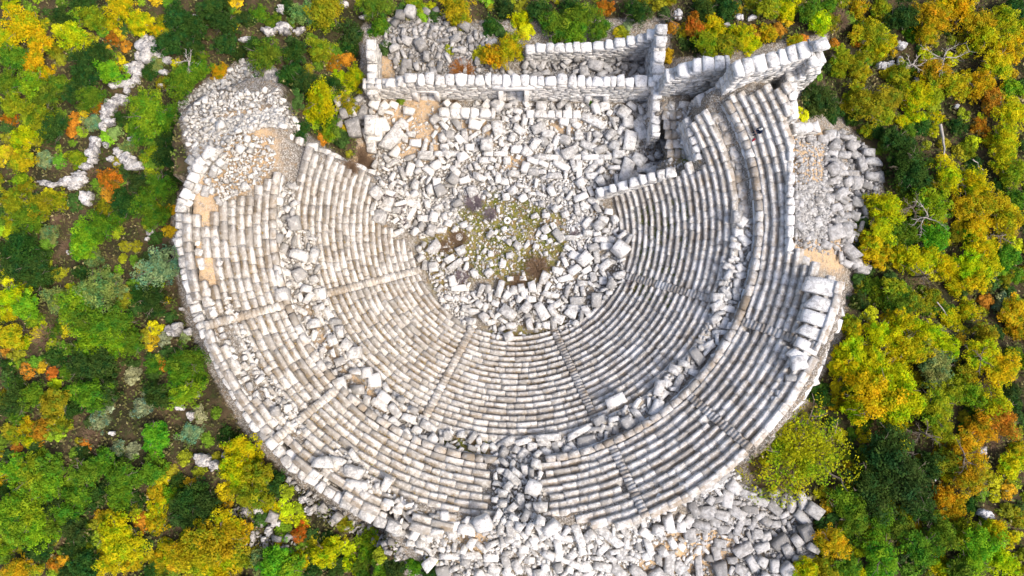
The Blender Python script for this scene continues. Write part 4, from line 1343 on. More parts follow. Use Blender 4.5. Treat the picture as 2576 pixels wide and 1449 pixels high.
def crown_proto(name, nclump, nleaf, ls, flat=.72, gap=.0, cr=(.20, .36)):
    """a crown of radius 1: leaf clumps on boughs spread through an uneven dome"""
    Cs, Ns, Ss, Ts = [], [], [], []
    lob = RS.uniform(0, 6.28, 3)
    for i in range(nclump):
        a = RS.uniform(0, 6.283)
        e = math.asin(RS.uniform(-.25, 1))
        rr = (RS.uniform(.45, 1) if i % 3 else RS.uniform(.1, .7)) * (1 + .20 * math.sin(2 * a + lob[0]) + .17 * math.sin(3 * a + lob[1]) + .13 * math.sin(5 * a + lob[2]))
        rr = min(rr, 1.22)
        c = np.array([math.cos(a) * math.cos(e) * rr * .82, math.sin(a) * math.cos(e) * rr * .82, math.sin(e) * rr * flat])
        q = RS.uniform(*cr) * (1.0 if rr < .8 else .8)
        k_ = int(nleaf * (q / .28) ** 2)
        d = RS.normal(0, 1, (k_, 3))
        d[:, 2] = np.abs(d[:, 2]) * 1.0 - .25
        d /= np.linalg.norm(d, axis=1, keepdims=True)
        rad = q * (1 - RS.uniform(0, 1, k_) ** 2 * .55)
        P = c + d * rad[:, None] * np.array([1, 1, .75])
        ct_ = RS.normal(.5, .16)
        Cs.append(P)
        Ns.append(d * .7 + np.array([0, 0, .55]) + RS.normal(0, .45, (k_, 3)))
        Ss.append(ls * RS.uniform(.6, 1.35, k_))
        Ts.append(np.clip(ct_ + RS.normal(0, .085, k_), 0, 1))
    C, N, S, T_ = np.concatenate(Cs), np.concatenate(Ns), np.concatenate(Ss), np.concatenate(Ts)
    V, F = quads(C, N, S)
    return mesh_np(name, V, F, M_LEAF, {"tint": np.repeat(T_, 4)})


def tube(path, r0, r1, sides=5):
    vs, fs = [], []
    k_ = len(path)
    for i, p in enumerate(path):
        d = (Vector(path[min(i + 1, k_ - 1)]) - Vector(path[max(i - 1, 0)])).normalized()
        x = d.cross(Vector((.31, .77, .2))).normalized()
        y = d.cross(x)
        r = r0 + (r1 - r0) * i / (k_ - 1)
        for s in range(sides):
            a = 2 * math.pi * s / sides
            vs.append(Vector(p) + x * (math.cos(a) * r) + y * (math.sin(a) * r))
    for i in range(k_ - 1):
        for s in range(sides):
            fs.append([i * sides + s, i * sides + (s + 1) % sides, (i + 1) * sides + (s + 1) % sides, (i + 1) * sides + s])
    return [tuple(v) for v in vs], fs


def limbs(name, m, nl, height_, spread, r, sub=0, flatness=.7, wig=.12):
    """a tapered trunk with crooked limbs"""
    V, F = [], []

    def add(path, a, b_, sd=5):
        v, f = tube(path, a, b_, sd)
        o = len(V)
        V.extend(v)
        F.extend([[q + o for q in x] for x in f])
    tr_ = [(random.uniform(-.05, .05) * i, random.uniform(-.05, .05) * i, height_ * i / 4) for i in range(5)]
    add(tr_, r, r * .6, 6)
    for i in range(nl):
        a = 6.283 * i / nl + random.uniform(-.4, .4)
        z = height_ * random.uniform(.55, 1)
        p = Vector((0, 0, z))
        d = Vector((math.cos(a), math.sin(a), random.uniform(.1, 1) * flatness))
        path = [tuple(p)]
        for q in range(5):
            d = (d + Vector((random.uniform(-1, 1), random.uniform(-1, 1), random.uniform(-.6, .6))) * .35).normalized()
            p = p + d * spread / 5
            path.append(tuple(p))
            for _ in range(sub):
                e = (d + Vector((random.uniform(-1, 1), random.uniform(-1, 1), random.uniform(-.4, .6)))).normalized()
                q2 = p + e * spread * random.uniform(.12, .3)
                q3 = q2 + (e + Vector((random.uniform(-.6, .6), random.uniform(-.6, .6), .1))).normalized() * spread * .16
                add([tuple(p), tuple(q2), tuple(q3)], r * .22, r * .05, 3)
        add(path, r * .5, r * .1, 4)
    return mesh_np(name, np.array(V), np.array(F), m)


CROWN_L = [crown_proto("crown", 120, 110, .050, .7, cr=(.13, .24)) for _ in range(5)]
CROWN_X = [crown_proto("crown", 240, 120, .032, .66, cr=(.09, .17)) for _ in range(4)]
CROWN_BIG = crown_proto("crown", 420, 120, .026, .62, cr=(.08, .14))
CROWN_M = [crown_proto("crown", 70, 78, .075, .72, cr=(.17, .30)) for _ in range(6)]
CROWN_S = [crown_proto("foliage", 34, 60, .12, .7, cr=(.22, .38)) for _ in range(6)]
CROWN_T = [crown_proto("foliage", 46, 26, .10, .7, cr=(.14, .26)) for _ in range(4)]     # thin, see-through shrubs
TRUNKS = [limbs("trunk", M_BARK, 6, 1.0, .8, .075, 1) for _ in range(4)]
STEMS = [limbs("stem", M_BARK, 5, .35, .7, .04) for _ in range(3)]

PAL = {'Y': (.56, .48, .008), 'A': (.46, .39, .010), 'B': (.50, .50, .006), 'S': (.28, .30, .012), 'G': (.12, .23, .014), 'D': (.045, .10, .016), 'L': (.22, .37, .014),
       'V': (.12, .34, .014), 'P': (.27, .33, .15), 'O': (.48, .205, .016), 'R': (.50, .14, .014), 'N': (.24, .15, .065), 'Q': (.52, .37, .010), 'M': (.22, .29, .075), 'T': (.36, .41, .010)}
WORD = {'Y': "golden yellow", 'A': "amber yellow", 'B': "lemon yellow", 'S': "olive green", 'G': "mid green", 'D': "dark green", 'L': "light green", 'V': "vivid green", 'P': "pale silvery green",
        'O': "orange", 'R': "red", 'N': "brown leafless", 'Q': "orange yellow", 'M': "soft grey green", 'T': "bright olive"}
# crowns traced on the photograph: panel: (x, y, radius, colour) ...
CR = {
0: "180,200,170,Y 60,330,110,Y 300,310,110,Y 560,280,150,Y 500,160,90,D 700,130,130,L 900,60,130,Y 850,170,90,Y 1040,170,110,Y 1190,230,70,Y 860,280,70,O 950,350,50,O 440,120,90,D 620,20,120,D 100,440,130,G 250,450,110,Y 330,560,90,Y 60,620,120,G 230,640,140,L 420,640,110,G 640,440,120,D 740,400,110,D 550,380,60,G 820,540,110,L 640,570,110,D 560,700,100,D 700,730,120,G 340,740,120,G 100,780,110,S 300,900,140,S 170,1040,110,B 60,900,70,O 50,960,60,D 400,960,130,D 560,900,60,O 550,980,60,O 700,930,90,P 580,640,80,G 740,800,70,O 1270,330,110,D 1400,250,100,D 1480,210,110,D 1450,360,100,D 1330,130,110,D 1230,160,70,S 1600,60,120,D 1700,180,110,D 1580,140,80,D 1860,140,90,D 1960,110,80,G 1870,150,40,L 1700,330,100,D 2000,420,160,G 1930,370,100,D 1800,400,80,D 2230,400,110,D 2420,370,120,S 2200,560,110,D 2160,640,90,D 2300,620,120,D 2400,420,80,S 2520,480,80,O 2500,640,90,D 2430,760,160,B 2350,850,110,B 2260,980,90,D 2420,1030,60,O 2420,970,80,D 1120,880,180,L 1090,780,130,L 1250,900,120,G 1050,1000,110,G 920,900,80,D 1320,1180,140,D 1260,1100,110,D 1380,1260,100,D 1300,1330,90,D 1150,1170,90,S 960,1120,80,M 1050,1390,120,D 1200,1400,120,G 1360,640,140,G 1420,560,120,G 1500,520,100,G 1300,600,80,D 1650,540,80,Q 1480,420,90,G 1130,540,80,D 1180,480,90,M 1230,620,70,S 580,1200,90,S 340,1210,90,P 170,1200,100,A 160,1370,80,L 820,1350,100,O 700,1310,70,N 900,1230,60,S 860,1000,60,M 2450,60,180,S 2300,100,120,M 2150,60,80,D 2420,170,80,S 1700,30,80,D",
1: "870,70,150,Q 890,170,90,Q 1360,150,95,B 1390,230,70,B 1280,350,140,Q 1150,420,110,Q 1050,410,70,A 480,480,50,A 910,530,100,N 330,360,60,D 80,250,100,D 290,200,90,G 60,360,90,D 40,440,60,O 100,580,100,B 60,660,60,B 50,800,90,S 240,40,120,G 560,40,90,S 700,120,60,D 1130,190,80,D 1200,240,60,D 1480,80,100,D 1230,60,90,D 1640,200,150,G 1800,120,150,G 1760,260,150,G 1950,220,120,G 1640,300,70,G 1560,150,90,G 1720,60,100,D 1990,60,80,O 2230,80,130,D 2120,240,60,S 2160,190,45,P 2450,100,60,D 2100,270,55,Q 2490,200,60,O 2470,420,60,Q 450,750,40,G 1870,770,25,G 1350,60,60,S 820,380,40,S",
2: "100,200,100,O 220,200,110,B 430,260,110,B 520,330,90,B 330,340,110,S 180,340,110,S 280,240,80,S 650,250,90,Q 730,220,60,O 560,250,60,O 160,90,130,D 330,60,110,D 650,60,110,S 800,60,100,B 780,140,60,Q 960,80,110,G 1080,60,90,G 1040,160,100,B 1120,160,80,S 1190,150,80,N 860,320,80,Q 900,290,50,O 1150,330,50,O 1330,60,90,Q 1500,60,100,S 1680,130,130,D 1480,150,90,S 1380,240,110,Q 1450,260,130,S 1530,330,100,B 1330,290,80,O 1200,430,100,S 1300,480,110,S 1450,420,80,S 1180,530,90,S 1350,560,90,Q 1640,560,100,S 1560,540,70,B 1040,760,160,D 950,700,90,D 1120,860,90,D 900,870,60,B 1400,790,170,S 1320,700,100,S 1550,760,130,S 1500,860,110,S 1640,700,100,S 1890,120,150,A 1850,240,120,Q 1980,60,120,B 2100,80,150,Y 2250,180,160,A 2420,160,150,A 2300,300,140,Y 2450,380,150,Y 2380,500,150,Y 2530,270,80,Y 1930,560,140,Q 1830,540,80,O 2060,640,130,Q 1800,700,130,B 1750,760,110,B 1770,900,90,B 1900,700,100,S 2250,650,130,Q 2330,760,100,O 2480,660,90,L 2500,850,130,Y 2250,960,80,O 2130,880,60,S 2150,1130,80,S 1720,1280,175,D 1650,1220,100,D 1800,1380,100,D 1950,1200,60,Y 2010,1330,140,B 2200,1390,140,B 1950,1400,100,S 2420,1190,130,Y 2500,1300,120,S 2450,1020,130,Y 1600,1050,110,D 1480,1000,80,D 1800,960,90,D 1700,1090,90,D 1100,1010,45,S 2500,70,100,D 2200,1250,90,D 2080,960,80,D",
3: "120,90,120,S 60,60,80,S 200,200,140,G 370,320,90,M 150,420,160,D 100,560,120,D 250,520,130,D 280,640,130,D 60,460,90,D 300,100,120,S 450,70,90,S 430,200,60,N 560,70,70,D 640,330,130,L 620,420,110,L 760,260,130,G 700,500,80,M 880,210,80,G 950,100,130,D 1100,60,130,G 1170,180,110,G 1250,60,70,D 1280,130,50,Q 1270,290,55,Q 820,30,60,O 780,120,80,S 1170,340,60,D 1190,580,180,P 1150,820,130,D 1050,780,90,D 740,740,180,M 860,720,110,M 620,800,130,L 450,820,130,M 560,900,150,L 80,800,130,B 190,860,110,L 250,960,80,L 60,920,90,B 960,750,60,Q 780,1000,170,G 640,1000,140,G 900,1000,140,G 700,1130,150,L 880,1130,130,L 600,1200,100,G 1000,1150,100,G 720,1300,160,D 600,1330,120,D 800,1390,90,D 420,1240,90,D 80,1090,110,A 60,1200,60,O 350,1100,100,N 200,1340,60,O 390,1370,50,R 60,1320,80,D 1240,1110,60,P 1400,1090,50,P 1270,1210,70,D 1400,1280,140,G 1480,1380,90,G 1350,1390,110,G 1160,1320,80,G 1240,1320,45,O 1000,1380,70,P",
4: "",
5: "1560,130,150,B 1450,100,100,S 1880,100,160,S 1500,300,130,Y 1430,420,110,Y 1680,330,120,G 1560,350,100,G 1900,370,140,V 2150,330,80,V 1350,240,70,D 1400,600,50,D 1750,520,140,B 1850,480,110,B 1980,560,120,B 1650,480,110,Y 1480,480,100,Y 2150,120,140,A 2280,80,150,A 2450,200,160,A 2520,60,100,G 2250,250,120,Y 2480,330,80,N 2280,420,130,Y 2150,560,130,B 2300,560,130,Y 2450,500,110,G 2520,630,80,G 2200,660,110,Y 1330,660,70,D 1420,720,100,G 1480,790,90,L 1330,860,100,D 1650,840,140,G 1600,740,110,S 1750,840,120,S 1900,800,100,S 2060,720,100,B 2280,820,70,O 2420,840,90,P 2150,900,100,Y 1420,920,60,Y 1280,1000,80,S 1300,1060,90,Y 1500,1080,130,B 1650,1000,120,B 1770,1030,110,B 1880,1080,130,B 1980,1180,130,B 1750,1200,150,Y 1600,1180,130,Y 1300,1200,120,B 1200,1230,80,B 1450,1260,140,Y 1250,1350,120,B 1150,1320,70,B 1580,1390,150,B 1380,1400,130,B 1900,1320,170,M 1980,1240,110,M 1750,1420,100,S 2020,970,100,Y 2080,1030,70,B 2280,1080,110,S 2250,1250,150,Y 2400,1350,150,Y 2150,1370,110,S 2520,1250,100,G 2500,900,110,Q 2450,760,70,D 2520,1040,90,Q",
6: "120,120,140,D 250,80,120,G 400,150,120,S 310,350,100,O 60,350,70,S 120,500,50,O 540,80,100,G 540,190,90,D 700,80,140,G 800,60,110,D 1180,80,120,D 1390,70,130,L 1070,170,90,P 800,170,60,P 740,280,90,P 880,500,80,P 1000,500,60,P 1430,380,100,P 1500,220,60,P 1180,380,110,V 1170,480,90,V 640,460,45,O 620,540,80,D 780,600,110,G 450,300,90,S 1720,400,90,D 1800,480,120,B 1770,640,120,B 1880,580,100,B 1700,830,70,B 1950,700,120,S 1900,850,130,S 2070,760,100,D 1820,720,110,B 630,680,130,G 600,830,110,G 930,700,140,G 900,830,130,G 1130,680,110,G 1000,880,90,D 1450,850,130,D 1560,930,150,D 1380,930,110,D 1350,760,90,D 1180,830,90,Q 1200,930,90,Y 1070,1050,70,O 1180,1060,90,Q 750,980,45,Q 720,870,100,D 250,700,150,L 120,650,120,L 350,780,130,L 200,880,140,L 60,800,90,D 380,640,110,G 60,960,130,L 250,1000,150,L 400,950,110,D 120,1100,150,L 300,1130,140,L 430,1080,110,G 60,1230,90,L 300,1250,110,D 500,1000,110,G 560,1100,110,D 600,1190,90,D 520,1250,80,D 880,1130,160,Y 950,1240,140,Y 830,1060,110,A 830,1340,120,Y 1000,1340,90,Q 1640,1200,200,A 1500,1330,170,A 1700,1080,140,Y 1830,1120,100,Q 1580,1080,110,A 1650,1370,150,B 1380,1290,130,A 1250,1230,80,Q 1220,1330,90,Q 1310,1210,50,N 150,1400,130,Q 420,1370,80,O 480,1330,60,Q 640,1380,110,D 560,1420,90,D 1150,1420,80,D 1950,1330,100,M 2080,1310,120,V 2050,1400,110,V 2180,1400,110,L 2270,1270,45,N 2270,1120,75,R 2270,1040,65,B 2160,1030,55,B 2250,1190,40,R 2350,1260,80,S 2460,1280,120,B 2520,1200,80,Y 2540,1390,90,D 2350,1400,80,D",
7: "190,1180,100,L 210,1280,90,L 50,1250,60,B 60,1360,80,B 150,1380,100,G 330,1420,90,G 420,1390,100,D 560,1370,80,G 680,1310,45,S 680,1420,80,D",
8: "895,520,440,T 1550,520,230,D 1700,750,230,D 1450,800,210,D 1250,900,150,G 1300,1030,130,G 1800,930,140,D 1850,620,120,D 1450,100,220,Y 1650,150,190,B 1300,200,110,B 1640,300,85,B 1050,80,100,D 1900,200,170,S 1950,350,130,S 2000,80,130,S 2020,480,100,Y 2000,600,110,S 1900,560,60,Q 2180,80,140,S 2350,180,150,Y 2400,280,150,O 2250,350,140,Q 2150,500,140,Q 2180,700,150,Q 2350,430,70,N 2480,620,110,Y 2450,800,70,Q 2540,500,80,Q 1980,830,100,Q 2080,920,100,Q 2010,990,80,Q 1150,1200,140,Q 1180,1280,80,Q 1080,1150,70,Y 1500,1300,160,V 1480,1400,90,V 1500,1050,130,G 1650,1100,110,G 1950,1150,150,G 1800,1250,150,G 1750,1180,90,M 2250,1200,170,L 2150,1130,130,S 2380,1130,120,B 2200,1330,130,L 2400,1330,130,B 2100,1420,120,G 2500,1400,90,S 1950,1390,100,Y 1770,1370,80,D 930,1410,110,B 1080,1410,110,S 1250,1390,110,G 1210,1430,50,Y 2540,950,60,D 2450,950,70,S 2480,60,90,D 2540,250,60,D"}
CR[4] = "1545,80,0,G"
PLANTS = []
for c, s in CR.items():
    for e in s.split():
        x, y, r, kc = e.split(",")
        if int(r) == 0:
            continue
        u, v = cp(c, float(x), float(y))
        PLANTS.append((u, v, float(r) / 3, kc, 0.0))
PLANTS.append((514, 506, 33, 'G', 0.0))
# gaps between the traced crowns are filled with the low trees that stand there
FOREST_FREE = []
hard = {}
nfill = 0
for it in range(14000):
    u, v = random.uniform(-40, 2616), random.uniform(-40, 1489)
    mg = 4 if (u < 780 and v < 440) else 18
    if inpoly(u, v, SITE) or inpoly(u + mg, v, SITE) or inpoly(u - mg, v, SITE) or inpoly(u, v + mg, SITE) or inpoly(u, v - mg, SITE):
        continue
    if min((u - q[0]) ** 2 + (v - q[1]) ** 2 - (.55 * q[2]) ** 2 for q in PLANTS) < 90:
        continue
    if min(((u - cp(c, x, y)[0]) ** 2 + (v - cp(c, x, y)[1]) ** 2) - (max(a, b_) / 6) ** 2 for c, x, y, a, b_ in ROCKS) < 250:
        continue
    if 230 < u < 560 and 930 < v < 1150 and random.random() < .8:
        continue
    r = random.uniform(10, 26)
    kc = random.choice("DDDGGGSSLBSQ" if u < 1300 else "DDGGSSBBAS")
    PLANTS.append((u, v, r, kc, 0.0))
    nfill += 1
    if nfill > 700:
        break

items_t, items_s, MASS = [], [], []
order = sorted(range(len(PLANTS)), key=lambda i_: -PLANTS[i_][2])
PLANTS = [PLANTS[i_] for i_ in order if PLANTS[i_][3] != 'N']
ntree = nshr = 0
for (u, v, r, kc, _) in PLANTS:
    jit = lambda q: max(.004, q * random.uniform(.85, 1.15))
    colr = tuple(jit(q) for q in PAL[kc])
    istree = ntree < 290 and r > 26 and u != 514
    p = hit(u, v, 1.0)
    for _i in range(3):
        R = r * (CAMH - p.z) / FPX
        up = R * .85 if istree else R * .35
        p = hit(u, v, up)
    R = r * (CAMH - p.z) / FPX * 1.15
    zg = p.z - up
    if istree:
        sizew = "big" if r > 52 else "medium" if r > 43 else "small"
        root = link("broadleaf_tree", None, None, (p.x, p.y, zg - .1))
        root.empty_display_size = .5
        cm = CROWN_BIG if kc == 'T' else random.choice(CROWN_X if R > 3.2 else CROWN_L if R > 1.7 else CROWN_M)
        co = link("crown", cm, root, (0, 0, up * .75 + .1), random.uniform(0, 6.28))
        co.scale = (R * random.uniform(.92, 1.08), R * random.uniform(.92, 1.08), R * random.uniform(.85, 1.1))
        co.color = (*colr, 1)
        tk = link("trunk", random.choice(TRUNKS), root, (0, 0, 0), random.uniform(0, 6.28))
        tk.scale = (R * .9, R * .9, max(.6, up * 1.0))
        tag(root, cat="tree", group="trees of the surrounding forest")
        items_t.append((root, f"{sizew} {WORD[kc]} tree", u, v))
        ntree += 1
        continue
    thin = kc in "PM" and r < 34
    me = random.choice(CROWN_M if R > 1.0 else CROWN_T if thin else CROWN_S)
    if nshr < 295:
        sizew = "broad" if r > 27 else "low" if r > 20 else "tiny"
        o = link("shrub", me, None, (p.x, p.y, zg + .05), random.uniform(0, 6.28))
        o.scale = (R, R, R * random.uniform(.8, 1.1))
        o.color = (*colr, 1)
        tag(o, cat="shrub", group="shrubs around the ruins")
        items_s.append((o, f"{sizew} {WORD[kc]} shrub", u, v))
        nshr += 1
    else:
        MASS.append((p.x, p.y, zg + .05, R, colr))
print("trees", ntree, "shrubs", nshr, "mass", len(MASS))
assign_labels(items_t, FOREST_MARK)
assign_labels(items_s, FOREST_MARK)
if MASS:
    V, F, T, K, o_ = [], [], [], [], 0
    for (x, y, z, R, colr) in MASS:
        me = random.choice(CROWN_S)
        a_ = np.empty(len(me.vertices) * 3)
        me.vertices.foreach_get("co", a_)
        a_ = a_.reshape(-1, 3) * R + np.array([x, y, z])
        t_ = np.empty(len(me.vertices))
        me.attributes["tint"].data.foreach_get("value", t_)
        V.append(a_)
        T.append(t_)
        F.append(np.arange(len(a_)).reshape(-1, 4) + o_)
        K.append(np.tile(np.array(colr), (len(a_), 1)))
        o_ += len(a_)
    V, F, T, K = np.concatenate(V), np.concatenate(F), np.concatenate(T), np.concatenate(K)
    m, t, n, l, b = mat("small_leaves")
    cb = n.new("ShaderNodeCombineColor")
    for i_, q in enumerate(("kr", "kg", "kb")):
        l.new(attr(n, q), cb.inputs[i_])
    hs = n.new("ShaderNodeHueSaturation")
    l.new(cb.outputs[0], hs.inputs["Color"])
    l.new(math_(n, l, 'ADD', .45, math_(n, l, 'MULTIPLY', attr(n, "tint"), 1.1)), hs.inputs["Value"])
    l.new(hs.outputs[0], b.inputs["Base Color"])
    o = link("shrubbery", mesh_np("shrubbery", V, F, m, {"tint": T, "kr": K[:, 0], "kg": K[:, 1], "kb": K[:, 2]}))
    tag(o, "low green and olive shrubbery filling the gaps under the forest trees", "shrubbery", None, "stuff")

# bare thorn bushes and dead trees
m, t, n, l, b = mat("thorn_twigs")
oi = n.new("ShaderNodeObjectInfo")
l.new(oi.outputs["Color"], b.inputs["Base Color"])
M_TWIG = m


def twig_bush(name, ntw):
    V, F = [], []
    for i in range(ntw):
        a, e = random.uniform(0, 6.28), math.asin(random.uniform(.05, 1))
        d = Vector((math.cos(a) * math.cos(e), math.sin(a) * math.cos(e), math.sin(e) * .7))
        p = Vector((random.uniform(-.25, .25), random.uniform(-.25, .25), 0))
        path = [p]
        for q in range(3):
            d = (d + Vector((random.uniform(-1, 1), random.uniform(-1, 1), random.uniform(-.4, .4))) * .45).normalized()
            path.append(path[-1] + d * random.uniform(.2, .36))
        sd = Vector((-d.y, d.x, .2)).normalized()
        o = len(V)
        for q, pt in enumerate(path):
            w_ = .022 * (1 - q / 4.2)
            V += [tuple(pt - sd * w_), tuple(pt + sd * w_)]
        for q in range(3):
            F.append([o + q * 2, o + q * 2 + 1, o + q * 2 + 3, o + q * 2 + 2])
    return mesh_np(name, np.array(V), np.array(F), M_TWIG)


TW = [twig_bush("thorn_bush", 420) for _ in range(3)]
items = []
for (u, v, r, c_) in [(1193, 508, 27, 0), (1231, 540, 20, 0), (1000, 522, 19, 0), (1009, 560, 16, 0), (972, 492, 24, 0), (1449, 587, 16, 0), (1160, 695, 24, 0), (1352, 676, 34, 1), (1300, 712, 26, 1), (1155, 600, 26, 1),
                      (1118, 620, 20, 1), (905, 395, 30, 1), (880, 420, 24, 1), (930, 415, 22, 1), (1140, 250, 14, 1), (1590, 715, 15, 0), (725, 640, 16, 0), (745, 690, 15, 1), (800, 770, 18, 1), (1162, 178, 34, 2),
                      (145, 555, 20, 1), (233, 1100, 26, 1), (450, 1175, 22, 1), (116, 850, 34, 1), (233, 920, 20, 1), (2114, 50, 27, 1), (2544, 590, 26, 1), (2500, 1108, 25, 1), (757, 1389, 15, 1), (233, 437, 20, 1), (170, 620, 22, 1), (1440, 25, 20, 1)]:
    p = hit(u, v, .3)
    R = r * (CAMH - p.z) / FPX
    o = link("thorn_bush", random.choice(TW), None, (p.x, p.y, p.z - .3), random.uniform(0, 6.28))
    o.scale = (R * 1.1, R * 1.1, R)
    o.color = (*[(.20, .16, .17), (.19, .125, .075), (.36, .15, .04)][c_], 1)
    tag(o, cat="bush", group="bare dry bushes")
    items.append((o, ["grey leafless thorn bush", "brown leafless thorn bush", "rust red dry bush"][c_], u, v))
assign_labels(items, FOREST_MARK + ROCKS_MARK)
items = []
for (u, v, r, c_) in [(2383, 140, 50, 0), (2300, 160, 22, 0), (2336, 545, 42, 0), (2300, 520, 28, 1), (2430, 1150, 34, 1), (2530, 590, 30, 1), (2470, 905, 26, 1), (2330, 690, 26, 1), (810, 10, 26, 1), (1690, 40, 22, 1), (2330, 1090, 26, 1), (470, 150, 24, 0)]:
    p = hit(u, v, 2.2)
    R = r * (CAMH - p.z) / FPX
    root = link("dead_tree", None, None, (p.x, p.y, p.z - 2.2))
    tag(root, cat="tree", group="bare dead trees in the forest")
    o = link("branches", limbs("branches", M_DEAD if c_ == 0 else M_BARK, 6, 2.2, R * 1.15, .13, 2, .25), root)
    items.append((root, "bleached white bare tree" if c_ == 0 else "brown bare tree", u, v))
assign_labels(items, FOREST_MARK)
items = []
for (u0, v0, u1, v1, rr) in ((2365, 315, 2376, 390, .16), (2515, 240, 2520, 290, .09), (2356, 760, 2384, 796, .07), (2445, 400, 2472, 430, .06), (640, 440, 662, 470, .06)):
    a, b_ = hit(u0, v0, .9), hit(u1, v1, .5)
    c_ = (a + b_) / 2
    path = [a + (b_ - a) * i / 5 + Vector((random.uniform(-.1, .1), random.uniform(-.1, .1), random.uniform(0, .15))) - c_ for i in range(6)]
    v_, f_ = tube([tuple(q) for q in path], rr, rr * .45, 7)
    o = link("dead_log", mesh_np("dead_log", np.array(v_), np.array(f_), M_DEAD), None, c_)
    tag(o, cat="log", group="fallen trunks in the forest")
    items.append((o, "thick fallen bare log" if rr > .1 else "thin fallen bare branch", u0, v0))
assign_labels(items, FOREST_MARK)

# ------------------------------------------------------------------ undergrowth and grass
def scatter(n_, region, size, zr, up=.5, hgt=.5, clump=.0):
    C = []
    us, vs = [q[0] for q in region], [q[1] for q in region]
    uu = RS.uniform(min(us), max(us), n_ * 3)
    vv = RS.uniform(min(vs), max(vs), n_ * 3)
    ok_ = inpoly(uu, vv, region)
    return uu[ok_][:n_], vv[ok_][:n_]


def gvec(x, y):
    i = np.clip(np.searchsorted(gx, x) - 1, 0, len(gx) - 2)
    j = np.clip(np.searchsorted(gy, y) - 1, 0, len(gy) - 2)
    return GZ[j, i]


NU = 150000
x = RS.uniform(-62, 62, NU * 2)
y = RS.uniform(-46, 50, NU * 2)
z = gvec(x, y)
cy2, cz2 = (y - CAMY) * ct + (z - CAMH) * st, -(y - CAMY) * st + (z - CAMH) * ct
uu, vv = CU + FPX * x / -cz2, CV - FPX * cy2 / -cz2
keep = ~inpoly(uu, vv, SITE) & (wob(x, y, .55) + .6 * wob(x, y, 1.7, 1.) > -.6)
for (c, rx, ry, a, b_) in ROCKS:
    u, v = cp(c, rx, ry)
    keep &= ((uu - u) / (a / 6 + 4)) ** 2 + ((vv - v) / (b_ / 6 + 4)) ** 2 > 1
x, y, z = x[keep][:NU], y[keep][:NU], z[keep][:NU]
k_ = len(x)
C = np.stack([x, y, z + RS.uniform(.02, .55, k_) * (1 + .8 * wob(x, y, .8))], 1)
V, F = quads(C, np.array([0, 0, .8]) + RS.normal(0, .6, (k_, 3)), RS.uniform(.10, .24, k_))
m, t, n, l, b = mat("undergrowth")
geo = n.new("ShaderNodeNewGeometry").outputs["Position"]
ti = attr(n, "tint")
c1 = mix(n, l, ramp(n, l, noise(n, l, geo, .28, 4), .40, .60), (.06, .085, .018), (.15, .13, .05))
c1 = mix(n, l, ramp(n, l, noise(n, l, geo, .9, 4), .52, .68), c1, (.13, .19, .03))
c1 = mix(n, l, ramp(n, l, ti, .86, .98), c1, (.32, .27, .13))
l.new(c1, b.inputs["Base Color"])
b.inputs["Specular IOR Level"].default_value = .05
o = link("undergrowth", mesh_np("undergrowth", V, F, m, {"tint": np.repeat(RS.uniform(0, 1, k_), 4)}))
tag(o, "dense dark undergrowth covering the forest floor between trees and rocks", "undergrowth", None, "stuff")


def grass(name, label, regs, col1, col2, rows=()):
    Cs = []
    for (r_, z_, a0, a1, cnt) in rows:
        for _ in range(cnt):
            a_ = math.radians(random.uniform(a0, a1))
            x, y = polar(a_, r_ + RS.normal(0, .05))
            if wob(x, y, 1.5) + .6 * wob(x, y, 4.0) > .1:
                Cs.append((x, y, z_ + random.uniform(-.02, .08)))
    for reg, cnt in regs:
        us, vs = [q[0] for q in reg], [q[1] for q in reg]
        for _ in range(cnt):
            u, v = random.uniform(min(us), max(us)), random.uniform(min(vs), max(vs))
            if not inpoly(u, v, reg) or wob(u, v, .045) + .7 * wob(u, v, .16, 1.) < .05:
                continue
            p = hit(u, v, .05)
            for q in range(4):
                Cs.append((p.x + RS.normal(0, .12), p.y + RS.normal(0, .12), p.z + RS.uniform(0, .16)))
    C = np.array(Cs)
    k_ = len(C)
    V, F = quads(C, np.array([0, 0, .5]) + RS.normal(0, .6, (k_, 3)), RS.uniform(.035, .09, k_), 2.2)
    m, t, n, l, b = mat(name)
    l.new(mix(n, l, attr(n, "tint"), col1, col2), b.inputs["Base Color"])
    tag(link(name, mesh_np(name, V, F, m, {"tint": np.repeat(RS.uniform(0, 1, k_), 4)})), label, "grass", None, "stuff")


